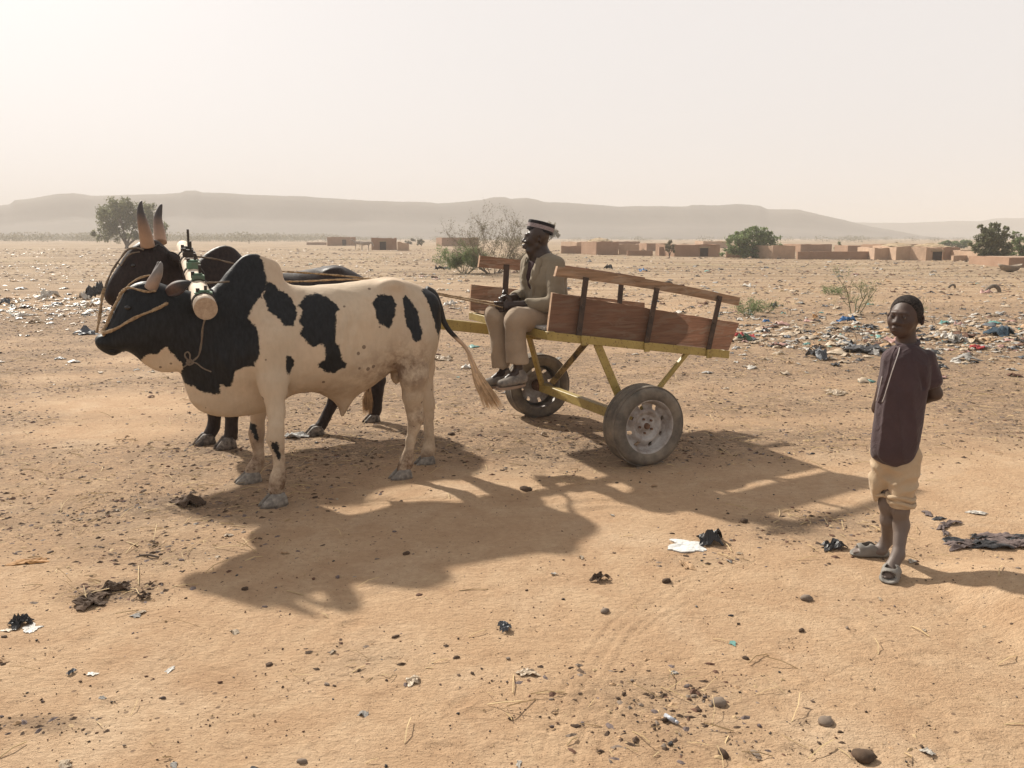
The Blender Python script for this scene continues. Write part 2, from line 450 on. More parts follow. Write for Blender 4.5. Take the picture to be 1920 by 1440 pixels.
# ------------------------------------------------------------------ ground sheet
def make_ground():
    rs = [1.2]
    while rs[-1] < 9000:
        r = rs[-1]; rs.append(r*(1.012 if r < 3.3 else 1.0026 if r < 7.5 else 1.0042 if r < 10 else 1.008 if r < 40 else 1.03 if r < 400 else 1.12))
    rs = np.array(rs); nA = 620
    A = np.radians(np.linspace(-82, 82, nA)); A = A*(.55+.45*(np.abs(A)/np.radians(82))**2)
    A = A/np.abs(A).max()*np.radians(82)
    Xc, Yc = 0.0, -1.6
    X = Xc+rs[:, None]*np.sin(A)[None]; Y = Yc+rs[:, None]*np.cos(A)[None]
    Z = hgt(X, Y)
    near = 1-sm(10, 20, rs)[:, None]
    P = (X, Y, 0*X)
    # trodden sand: footprints, scuffs, small ripples
    deb = debris_zone(X, Y)
    Z = Z+near*(.0022*vnoise(P, 9, 41, 7)+.0016*vnoise(P, 21, 42, 7)+(.004+.010*deb)*np.maximum(0, vnoise(P, 34, 43, 8))*(.4+deb))
    rr = np.random.RandomState(5)
    for _ in range(420):          # hoof and foot prints
        u = rr.uniform(); py = 800+640*u**.8; px = rr.uniform(-200, 2120); g = G(px, py)
        if rr.uniform() < .35: g = G(rr.uniform(0, 1920), rr.uniform(640, 860))
        a = rr.uniform(0, 3.14); L = rr.uniform(.03, .085); Wd = L*rr.uniform(.4, .9)
        i0 = np.searchsorted(rs, math.hypot(g.x-Xc, g.y-Yc)-.3); i1 = np.searchsorted(rs, math.hypot(g.x-Xc, g.y-Yc)+.3)
        th = math.atan2(g.x-Xc, g.y-Yc); j = np.nonzero(np.abs(A-th) < .3/max(.5, math.hypot(g.x, g.y-Yc)))[0]
        if len(j) < 2 or i1-i0 < 2: continue
        s = (slice(i0, i1), slice(j[0], j[-1]+1)); dx = X[s]-g.x; dy = Y[s]-g.y
        uu = (dx*math.cos(a)+dy*math.sin(a))/L; vv = (-dx*math.sin(a)+dy*math.cos(a))/Wd; q = np.sqrt(uu*uu+vv*vv)
        dep = rr.uniform(.0012, .0045)
        Z[s] += -dep*np.exp(-q**4)+dep*.6*np.exp(-((q-1.25)/.3)**2)
    def groove(pts, off, wd, dep):
        for (a, b) in zip(pts[:-1], pts[1:]):
            a = G(*a); b = G(*b); d = (b-a); L = d.length; d /= L; nx, ny = -d.y, d.x
            t = (X-a.x)*d.x+(Y-a.y)*d.y; s = (X-a.x)*nx+(Y-a.y)*ny-off
            m = (t > -.05) & (t < L+.05)
            Z[:] = Z+np.where(m, -dep*np.exp(-(s/wd)**2)+.5*dep*np.exp(-((np.abs(s)-wd*1.7)/wd)**2), 0)
    for off in (0, .05, .11): groove([(1080, 1420), (1120, 1290), (1190, 1180), (1290, 1095), (1420, 1052)], off, .0085, .0036)
    for L_ in ([(1180, 1200), (1250, 1150), (1330, 1110), (1400, 1060)], [(300, 1210), (400, 1130), (520, 1060)], [(1500, 1290), (1620, 1240), (1760, 1225), (1900, 1240)], [(560, 1290), (700, 1240), (860, 1235)], [(60, 1240), (170, 1190), (330, 1165)], [(1120, 1420), (1150, 1330), (1215, 1230)], [(820, 1020), (960, 960), (1120, 925), (1300, 905), (1500, 895)], [(840, 1035), (980, 972), (1140, 938), (1320, 918)]): groove(L_, 0, .009, .0035)
    for off in (0, .035): groove([(255, 1300), (330, 1235), (430, 1170)], off, .0085, .004)
    groove([(700, 940), (960, 930), (1060, 895)], 0, .02, .006)
    groove([(690, 948), (960, 940), (1080, 900)], 0.0, .015, .005)
    V = np.stack([X.ravel(), Y.ravel(), Z.ravel()], 1)
    nR = len(rs); i = np.arange(nR-1)[:, None]*nA+np.arange(nA-1)[None]; i = i.ravel()
    Fq = np.stack([i, i+1, i+nA+1, i+nA], 1)[:, ::-1]
    t = NT('sand')
    co = t.co('Object')
    deba = t.attr('debris'); lit = t.attr('litter')
    big = t.noise(.55, 4, .6, co); med = t.noise(3.2, 6, .62, co, .4); fine = t.noise(26, 6, .7, co); grit = t.noise(140, 3, .6, co)
    base = t.ramp(med, [(.32, (.42, .275, .165)), (.5, (.49, .34, .212)), (.68, (.56, .41, .265))])
    base = t.mix(t.mr(big, .35, .65), base, t.mix(.6, base, (.50, .335, .20)))
    yy = t.n('ShaderNodeSeparateXYZ'); t.l(co, yy.inputs[0])
    base = t.mix(t.mr(t.noise(1.3, 5, .6, co, .5), .52, .68, 0, .6), base, (.60, .455, .31))
    base = t.mix(t.mr(t.noise(2.2, 6, .7, t.co('Object', (1, 1.4, 1)), 1.0), .54, .64, 0, .18), base, (.36, .235, .14))
    farf = t.mr(yy.outputs[1], 9, 40, 0, 1, True)
    strk = t.noise(1.0, 6, .6, t.co('Object', (.12, .9, 1)))      # long drifts and tracks across the plain
    farc = t.ramp(strk, [(.40, (.14, .11, .07)), (.48, (.27, .21, .14)), (.60, (.43, .345, .24))])
    base = t.mix(t.math('MULTIPLY', farf, .85), base, farc)
    gr = t.mr(t.noise(.11, 5, .65, t.co('Object', (.5, 1, 1))), .52, .66, 0, .5)
    base = t.mix(t.math('MULTIPLY', gr, farf), base, (.26, .235, .13))
    base = t.mix(t.mr(fine, .35, .7, .42, 0), base, (.28, .17, .10))
    # dark crumbs where it has been trodden
    vd = t.math('MAXIMUM', t.mr(t.noise(4.5, 8, .8, t.co('Object', (1, 1.5, 1)), .8), .47, .53, 0, 1), t.mr(t.noise(22, 5, .8, co, .6), .49, .53, 0, 1))
    dk = t.math('MULTIPLY', t.mr(deba, .10, .55, 0, .8), vd)
    base = t.mix(dk, base, t.ramp(t.noise(60, 3, .6, co), [(.35, (.085, .060, .042)), (.7, (.21, .15, .10))]))
    soft = t.mr(deba, .1, .8, 0, .5)
    base = t.mix(soft, base, (.25, .175, .115))
    sp = t.math('LESS_THAN', t.vor(46, co), t.mr(deba, 0, 1, .12, .34))
    base = t.mix(t.math('MULTIPLY', sp, .6), base, (.12, .08, .055))
    sp2 = t.math('LESS_THAN', t.vor(15, co), t.mr(t.noise(.9, 3, .5, co), .45, .6, .03, .13))
    base = t.mix(t.math('MULTIPLY', sp2, .7), base, (.12, .08, .055))
    t.col(base); t.rough(.95).spec(.15)
    t.bump(t.noise(9, 6, .65, co), .5, .022); t.bump(t.noise(30, 6, .7, t.co('Object', (1, 1.6, 1))), .9, .02); t.bump(grit, .7, .005)
    o = mesh_obj('ground', V, Fq, t.m); tag(o, kind='structure')
    fattr(o, 'debris', deb.ravel()); fattr(o, 'litter', litter_zone(X, Y).ravel())
    return o
make_ground()

# ------------------------------------------------------------------ hills
def make_hills(name, sky_px, D, depth, seed, mat, ybase=447):
    xs = np.array([p[0] for p in sky_px], float); ys = np.array([p[1] for p in sky_px], float)
    px = np.linspace(xs[0], xs[-1], 700); py = np.interp(px, xs, ys)
    rj = np.random.RandomState(seed)
    py = py+np.convolve(rj.normal(size=700), np.ones(9)/9, 'same')*1.2
    top = [atY(a, b, D) for a, b in zip(px, py)]
    tx = np.array([t.x for t in top]); tz = np.array([t.z for t in top])
    M = 40; s = np.linspace(0, 1, M)
    V = np.zeros((M, 700, 3))
    for i, q in enumerate(s):
        # q 0 = foot towards the viewer, ~.8 = rim, 1 = back of the plateau
        y = D-depth+depth*1.6*q
        t = np.clip(q/.62, 0, 1)
        prof = .34*t+.30*t**2+.36*sm(.80, .93, t)          # talus then cliff
        sp = (y-0)/D
        gul = vnoise((px*.03+q*2, 0*px+q*3, 0*px), 1.2, seed+1, 7)*.05+vnoise((px*.11, 0*px+q*5, 0*px), 1.1, seed+2, 7)*.012
        shape = np.clip(prof+gul*np.sin(np.pi*min(1, t)), 0, 1)
        if q > .62: shape = np.ones(700)*(1-.25*((q-.62)/.38)**2)
        V[i, :, 0] = tx*sp + 0*y; V[i, :, 1] = y+np.where(t < .97, gul*depth*.35, 0); V[i, :, 2] = (tz+2)*shape*1.0-3+1.0*(q > .62)
    V[np.argmin(np.abs(s-.62)), :, 2] = tz
    for i, q in enumerate(s):
        if q > .62: V[i, :, 2] = tz-(q-.62)*30
    # shift so the rim stands at distance D
    V[:, :, 1] += D-V[np.argmin(np.abs(s-.62)), :, 1].mean()
    i = (np.arange(M-1)[:, None]*700+np.arange(699)[None]).ravel()
    Fq = np.stack([i, i+1, i+701, i+700], 1)
    o = mesh_obj(name, V.reshape(-1, 3), Fq, mat); tag(o, kind='structure'); return o
th = NT('hill_rock')
hn = th.noise(.02, 6, .65); hb = th.n('ShaderNodeSeparateXYZ'); th.l(th.co(), hb.inputs[0])
th.col(th.mix(th.mr(hn, .35, .65), (.06, .056, .050), (.095, .082, .068))); th.rough(.95).spec(.1)
th.bump(th.noise(.03, 5, .5), .6, 4.0)
SKY1 = [(-900, 440), (-500, 410), (-200, 400), (-60, 392), (15, 384), (24, 376), (60, 371), (100, 364), (135, 363), (170, 367), (260, 365), (335, 362), (346, 357), (366, 357), (378, 361), (420, 362), (460, 365), (540, 367), (640, 373), (700, 377),
        (800, 379), (820, 381), (845, 380), (875, 378), (900, 374), (925, 369), (945, 369), (958, 373), (985, 371), (1005, 374), (1020, 378), (1060, 380), (1120, 384), (1160, 388), (1200, 386), (1255, 387), (1290, 387),
        (1298, 384), (1345, 384), (1385, 382), (1428, 386), (1440, 392), (1500, 393), (1515, 397), (1545, 404), (1592, 414), (1640, 426), (1700, 436), (1760, 446), (1850, 452)]
SKY2 = [(-1500, 400), (-700, 392), (0, 386), (600, 400), (1300, 410), (1540, 411), (1590, 416), (1640, 418), (1720, 417), (1790, 414), (1840, 415), (1870, 409), (1920, 409), (2050, 404), (2400, 410), (3200, 425)]
make_hills('hills', SKY1, 800, 190, 51, th.m)
make_hills('hills', SKY2, 1200, 240, 61, th.m)
# ------------------------------------------------------------------ oxen
def c2(l, ox=320, oy=440, sx=.3612, sy=.3611): return [(ox+x*sx, oy+y*sy) for x, y in l]
def c1(l): return [(160+x/4, 360+y/4) for x, y in l]
def to_loc(fr, pts, v): return [(p[0], p[2]) for p in (fr.px(x, y, v) for x, y in pts)]

def hide_mat(name, light, dark, dirt=(.13, .075, .045)):
    t = NT(name)
    p = t.attr('patch'); d = t.attr('dirt'); co = t.co()
    n1 = t.noise(22, 5, .7, co); n2 = t.noise(90, 3, .7, co)
    e = t.math('ADD', p, t.math('MULTIPLY', t.math('SUBTRACT', n1, .5), .045))
    e = t.math('ADD', e, t.math('MULTIPLY', t.math('SUBTRACT', n2, .5), .03))
    m = t.mr(e, .001, .008)
    lt = t.mix(t.mr(t.noise(3.5, 5, .6, co), .35, .65), tuple(c*.86 for c in light), light)
    lt = t.mix(t.mr(t.noise(40, 4, .7, t.co('Object', (1, 1, .35))), .4, .7, 0, .25), lt, tuple(c*.6 for c in light))
    # small flecks in the pale coat
    fl = t.math('LESS_THAN', t.vor(13, co), t.mr(t.noise(4, 2, .5, co), .40, .65, 0, .2))
    lt = t.mix(t.math('MULTIPLY', fl, .75), lt, (.10, .07, .05))
    lt = t.mix(t.mr(t.noise(1.7, 4, .6, co), .45, .62, 0, .22), lt, (.36, .215, .135))
    lt = t.mix(t.math('MULTIPLY', d, t.mr(t.noise(14, 6, .7, co), .35, .6)), lt, dirt)
    dk = t.mix(t.mr(t.noise(60, 4, .7, t.co('Object', (1, 1, .3))), .35, .75), dark, tuple(min(1, c*2.3+.004) for c in dark))
    t.col(t.mix(m, lt, dk)); t.rough(t.mr(m, 0, 1, .75, .5)); t.spec(t.mr(m, 0, 1, .25, .16)) if False else t.spec(.2)
    t.bump(t.noise(130, 3, .7, t.co('Object', (1, 1, .35))), .35, .004)
    t.bump(t.noise(11, 3, .5, co), .25, .02)
    return t.m

def horn_mat(name, tipz, basez, pale=(.42, .27, .19), dark=(.06, .045, .04)):
    t = NT(name); s = t.n('ShaderNodeSeparateXYZ'); t.l(t.co(), s.inputs[0])
    f = t.mr(t.math('ADD', s.outputs[2], t.math('MULTIPLY', t.noise(30, 3), .06)), basez, tipz)
    t.col(t.ramp(f, [(.25, pale), (.55, tuple(.55*a+.45*b for a, b in zip(pale, dark))), (.85, dark)])); t.rough(.42).spec(.45)
    t.bump(t.noise(25, 3, .5, t.co('Object', (1, 1, 5))), .4, .004); return t.m

eye_m = NT('eye_dark').col((.008, .006, .005)).rough(.08).spec(.6).m
hoof_t = NT('hoof_horn'); hoof_t.col(hoof_t.mix(hoof_t.mr(hoof_t.noise(40, 4), .35, .7), (.13, .115, .10), (.30, .27, .23))); hoof_t.rough(.7); hoof_t.bump(hoof_t.noise(60, 3, .5, hoof_t.co('Object', (1, 1, 5))), .4, .003)
hoof_m = hoof_t.m
hoofd_t = NT('hoof_dusty_dark'); hoofd_t.col(hoofd_t.mix(hoofd_t.mr(hoofd_t.noise(30, 4), .4, .65), (.05, .04, .035), (.24, .20, .165))); hoofd_t.rough(.7)

def hoof(parent, foot, fwd, L, W, H, mat):
    """cloven hoof: two toes side by side, foot is the centre of the sole"""
    s = MB(); fx, fy = fwd; l = math.hypot(fx, fy); fx /= l; fy /= l; nx, ny = -fy, fx
    for side in (-1, 1):
        ring = []
        for z, a0, a1, wd in ((0, -.46, .60, 1.0), (.35*H, -.44, .50, 1.0), (.75*H, -.40, .30, .88), (H*1.05, -.33, .14, .74)):
            r = []
            for k in range(12):
                a = 2*math.pi*k/12; ca, sa = math.cos(a), math.sin(a)
                uu = (a0+a1)/2+(a1-a0)/2*ca
                taper = 1-.45*max(0, ca)**2
                vv = side*(.27 if True else 0)+.235*wd*sa*taper-side*.10*max(0, ca)**2
                r.append((foot[0]+(uu*fx)*L+vv*nx*W, foot[1]+(uu*fy)*L+vv*ny*W, foot[2]+z-.004))
            ring.append(r)
        V = [p for r in ring for p in r]; F = [tuple(reversed(range(12)))]
        for i in range(3):
            for k in range(12): F.append((i*12+k, i*12+(k+1) % 12, (i+1)*12+(k+1) % 12, (i+1)*12+k))
        F.append(tuple(36+k for k in range(12)))
        s.add(V, F)
    o = s.build('hoof', mat, parent, smooth=True)
    return o

def leg(vol, J, k=.035):
    """J: list of (point, radius, (su, sv))"""
    for a, b in zip(J[:-1], J[1:]):
        vol.cone(a[0], b[0], a[1], b[1], k, (1, (a[2]+b[2])/2, 1))

def make_ox(spec):
    fr = spec['frame']; rootw = (fr.o[0], fr.o[1], 0)
    root = empty('draft_ox', rootw, fr.rot); tag(root, spec['label'], 'ox', 'pair of yoked oxen')
    vol = Vol(*spec['box'], spec['h'])
    poly = to_loc(fr, spec['poly'], 0.0)
    poly = [tuple(p) for p in csmooth(poly, 2)]
    smap = [(fr.px(x, y, 0)[0], fr.px(x, y, 0)[2], s, sg) for x, y, s, sg in spec['smap']]
    f = inflate(vol, poly, smap, 2600)
    vol.field(f, .02)
    for c in spec['bumps']:
        p = fr.px(c[0], c[1], c[2]); vol.ell(p, c[3], None, c[4] if len(c) > 4 else .08, c[5] if len(c) > 5 else 'u')
    feet = []
    for L in spec['legs']:
        foot = fr.g(*L['foot']); v0 = foot[1]
        J = [(fr.px(x, y, v0+dv), r, s) for x, y, dv, r, s in L['j']]
        leg(vol, J)
        # knobs of the joint and the two dewclaws
        q = J[-1][0]
        for sd in (-1, 1):
            d = np.array((-.036, sd*.02, .012)); vol.cone(q+d, q+d*1.35+np.array((0, 0, -.012)), .012, .008, .012)
        feet.append(foot)
    # loose skin and muscle unevenness
    vol.disp(lambda X, Y, Z: .005*vnoise((X, Y, Z), 12, 91, 5)*np.clip((Z-.5)*4, 0, 1)+.0022*vnoise((X, Y, Z*1.6), 42, 92, 6))
    for rb in spec.get('ribs', []):
        p = fr.px(*rb[:2], .3); vol.disp(lambda X, Y, Z: -.006*np.exp(-(((X-p[0])+.25*(Z-p[2]))/.02)**2-((Z-p[2])/.16)**2)+.006*np.exp(-(((X-p[0]-.035)+.25*(Z-p[2]))/.02)**2-((Z-p[2])/.16)**2)+0*Y)
    if spec.get('folds'):
        for (x, y, ang, ln, am) in spec['folds']:
            p = fr.px(x, y, .2); c, s_ = math.cos(ang), math.sin(ang)
            vol.disp(lambda X, Y, Z: -am*np.exp(-(((X-p[0])*c+(Z-p[2])*s_)/ln)**2-((-(X-p[0])*s_+(Z-p[2])*c)/.016)**2)+0*Y)
    V, Q = vol.mesh(2)
    body = mesh_obj('body', V, Q, spec['mat'], root)
    # pigment
    pd = np.full(len(V), -1.0)
    for pl, v in spec['patch']:
        P = to_loc(fr, pl, v); pd = np.maximum(pd, sdpoly(V[:, 0], V[:, 2], P))
    for pl, v in spec.get('unpatch', []):
        P = to_loc(fr, pl, v); pd = np.minimum(pd, -sdpoly(V[:, 0], V[:, 2], P))
    fattr(body, 'patch', pd)
    dt = np.zeros(len(V))
    for (x, y, v, r, a) in spec['dirt']:
        p = fr.px(x, y, v); dt = dt+a*np.exp(-((V[:, 0]-p[0])**2+(V[:, 2]-p[2])**2+(V[:, 1]-p[1])**2*.6)/(r*r))
    dt = dt+.75*np.clip(1-V[:, 2]/.5, 0, 1)
    fattr(body, 'dirt', np.clip(dt, 0, 1))
    for L, foot in zip(spec['legs'], feet):
        hoof(root, (foot[0], foot[1], 0), L['fwd'], L['hl'], L['hw'], L['hh'], spec['hoofmat'])
    # horns
    for hn_ in spec['horns']:
        pts = [fr.px(x, y, v) for x, y, v, r in hn_]; rr = [r for *_, r in hn_]
        m = MB(); m.tube([Vector(p) for p in pts], rr, 14, spline=6)
        hm = horn_mat('horn', max(p[2] for p in pts), min(p[2] for p in pts), *spec['horncol'])
        m.build('horn', hm, root, smooth=True)
    # ears
    for (bx, by, bv, tx, ty, tv, wd, drop) in spec['ears']:
        a = fr.px(bx, by, bv); b = fr.px(tx, ty, tv); nV = []; nF = []
        d = b-a; side = np.array((0, 0, -1.0))*drop+np.array((.0, .35, 0)); nrm = np.cross(d, side)
        nrm = nrm/np.linalg.norm(nrm); K = 12; W_ = 7
        for half in (1, -1):
            for i in range(K+1):
                t = i/K; wv = wd*math.sin(math.pi*min(1, t*.86+.14))**.8*(1-.25*t)+.006*(1-t)
                for j in range(W_):
                    s = -1+2*j/(W_-1)
                    p = a+d*t+side/np.linalg.norm(side)*wv*s+nrm*(wv*.7*(1-s*s)*-1+half*.005*(1-t**4))
                    nV.append(tuple(p))
        for h_ in (0, 1):
            o_ = h_*(K+1)*W_
            for i in range(K):
                for j in range(W_-1):
                    q = (o_+i*W_+j, o_+i*W_+j+1, o_+(i+1)*W_+j+1, o_+(i+1)*W_+j); nF.append(q if h_ else q[::-1])
        # rim
        o_ = (K+1)*W_
        ringA = [i*W_ for i in range(K+1)]+[K*W_+j for j in range(1, W_)]+[i*W_+W_-1 for i in range(K-1, -1, -1)]
        for q0, q1 in zip(ringA[:-1], ringA[1:]): nF.append((q0, q1, q1+o_, q0+o_))
        mesh_obj('ear', nV, nF, spec['earmat'], root)
    # eyes
    for (x, y, v) in spec['eyes']:
        m = MB(); p = fr.px(x, y, v)
        for i in range(7):
            pass
        bpy_sphere(m, p, (.019, .012, .015), 10, 7)
        m.build('eye', eye_m, root, smooth=True)
    # tail
    tp = [fr.px(x, y, v) for x, y, v, r in spec['tail']]; m = MB()
    m.tube([Vector(p) for p in tp], [r for *_, r in spec['tail']], 10, spline=5)
    t_ = m.build('tail', spec['tailmat'], root, smooth=True)
    m = MB(); rr = random.Random(4)
    tb = [fr.px(x, y, v) for x, y, v, r in spec['tuft']]
    tr = [r for *_, r in spec['tuft']]
    for k in range(spec.get('nhair', 260)):
        a = rr.uniform(0, 6.28); q = rr.uniform(0, 1)**.5; e = rr.uniform(.55, 1.08); pts = []
        st = rr.uniform(0, .45)
        clump = math.sin(a*3+1)*.35+1
        for i in range(6):
            t = min(1.12, st+(e-st)*i/5); ii = min(len(tb)-2, int(t*(len(tb)-1))); ft = t*(len(tb)-1)-ii
            c = tb[ii]*(1-ft)+tb[ii+1]*ft; r_ = tr[ii]*(1-ft)+tr[ii+1]*ft
            r_ = max(r_, .004)*q*clump
            pts.append(Vector((c[0]+math.cos(a)*r_, c[1]+math.sin(a)*r_*.7, c[2]+rr.uniform(-.003, .003))))
        m.tube(pts, [.0024, .0028, .0028, .0024, .0018, .0008], 3, cap=False)
    m.build('tail_tuft', spec['tuftmat'], t_, smooth=True)
    return root

def bpy_sphere(m, c, r, nu=12, nv=8, rot=None, mi=0):
    V = []; F = []
    for i in range(nv+1):
        th_ = math.pi*i/nv
        for k in range(nu):
            a = 2*math.pi*k/nu
            v = Vector((r[0]*math.sin(th_)*math.cos(a), r[1]*math.sin(th_)*math.sin(a), r[2]*math.cos(th_)))
            if rot: v = rot @ v
            V.append((c[0]+v.x, c[1]+v.y, c[2]+v.z))
    for i in range(nv):
        for k in range(nu): F.append((i*nu+k, (i+1)*nu+k, (i+1)*nu+(k+1) % nu, i*nu+(k+1) % nu))
    m.add(V, F, mi)

frA = Frame((-1.13, 5.50), (-.873, -.488))
frB = Frame((-1.87, 6.78), (-.822, -.569))

polyA = c1([(65, 1110), (72, 1088), (95, 1068), (125, 1053), (158, 1010), (198, 925), (238, 835), (290, 742), (350, 690), (420, 668), (480, 665), (560, 680), (600, 695), (660, 712), (760, 735), (830, 755), (890, 745), (940, 722), (1000, 680), (1055, 605), (1118, 530), (1175, 474), (1232, 450), (1300, 458), (1362, 480), (1430, 515)]) + \
    [(524, 496), (530, 512), (531, 526), (545, 534), (575, 536), (610, 533), (645, 530), (681, 525), (708, 521), (735, 519), (755, 523), (779, 532), (804, 543), (818, 562), (824, 590), (823, 620), (818, 645), (813, 668), (806, 690), (798, 712), (778, 722), (757, 716), (746, 700), (728, 696), (712, 709), (690, 727), (668, 740), (655, 760), (647, 776), (641, 786), (637, 775), (632, 758), (612, 744), (587, 734), (560, 735), (538, 743), (516, 762), (490, 775), (446, 782), (414, 782), (390, 778), (366, 766), (353, 746), (344, 716), (338, 696), (322, 699), (305, 700), (285, 693), (268, 682), (256, 670), (245, 662), (236, 658), (227, 660), (217, 667), (206, 667), (187, 657), (179, 648)]
patA = [
    (c1([(20, 1300), (20, 900), (200, 600), (450, 500), (700, 560), (900, 650), (1000, 560), (1090, 380), (1310, 400)]) +
     c2([(500, 95), (524, 150), (528, 225), (516, 285), (480, 335), (440, 382), (412, 435), (446, 480), (456, 530), (456, 600), (446, 650), (430, 685), (385, 690), (350, 712), (335, 760), (332, 800), (305, 812), (282, 795), (277, 842), (250, 856), (215, 840), (190, 842), (150, 815), (95, 797), (68, 745), (58, 700), (40, 690), (-20, 660), (-60, 700), (-150, 760), (-400, 720)]), .22),
    (c2([(490, 320), (500, 300), (512, 270), (530, 250), (552, 248), (575, 268), (592, 290), (625, 305), (642, 332), (662, 372), (665, 400), (652, 440), (640, 478), (610, 474), (580, 474), (560, 445), (540, 420), (508, 400), (500, 360)]), .22),
    (c2([(700, 345), (740, 315), (790, 308), (838, 328), (868, 355), (890, 390), (865, 405), (870, 430), (855, 470), (862, 500), (848, 560), (880, 568), (878, 600), (890, 640), (918, 668), (915, 695), (880, 705), (865, 725), (835, 728), (800, 715), (770, 690), (764, 668), (795, 645), (797, 615), (790, 575), (768, 572), (745, 590), (710, 570), (690, 545), (670, 520), (682, 480), (672, 450), (690, 400), (680, 375)]), .26),
    (c2([(598, 655), (605, 630), (625, 624), (640, 640), (655, 655), (655, 685), (642, 705), (632, 745), (615, 732), (600, 720), (596, 690)]), .28),
    (c2([(1047, 350), (1070, 335), (1088, 315), (1130, 310), (1165, 315), (1180, 340), (1182, 365), (1170, 420), (1150, 460), (1132, 494), (1100, 470), (1078, 470), (1060, 430), (1063, 390)]), .24),
    (c2([(1215, 330), (1235, 315), (1262, 340), (1280, 370), (1296, 400), (1296, 460), (1303, 510), (1285, 545), (1265, 558), (1245, 540), (1232, 500), (1218, 470), (1210, 390)]), .22),
    (c2([(1293, 290), (1320, 280), (1350, 275), (1420, 310), (1420, 480), (1377, 527), (1350, 480), (1340, 440), (1325, 390), (1310, 325)]), .10),
    (c2([(505, 1062), (530, 1060), (552, 1080), (558, 1108), (540, 1130), (520, 1120), (507, 1090)]), .28),
    (c2([(418, 985), (440, 1000), (452, 1040), (448, 1075), (430, 1060), (415, 1020)]), -.28),
]
unA = [(c1([(437, 1290), (446, 1236), (500, 1228), (545, 1225), (575, 1195), (605, 1163), (618, 1178), (645, 1215), (690, 1262), (728, 1296), (735, 1320), (720, 1400), (430, 1400)]), .10)]
pinkish = (.50, .30, .20)
matA = hide_mat('pied_hide', (.57, .455, .33), (.006, .0065, .0075))
earA = NT('ear_skin'); earA.col(earA.mix(earA.mr(earA.noise(8, 3), .4, .6), (.014, .012, .012), (.09, .045, .03))).rough(.6)
tailA = NT('pied_tail'); sA = tailA.n('ShaderNodeSeparateXYZ'); tailA.l(tailA.co(), sA.inputs[0])
tailA.col(tailA.mix(tailA.mr(sA.outputs[2], .90, .925), (.50, .36, .25), (.012, .011, .011))).rough(.7)
tuftA = simple('sandy_hair', (.74, .55, .36), .7, .2, 30, bump=0)
def P_(fr, *a): return fr.px(*a)
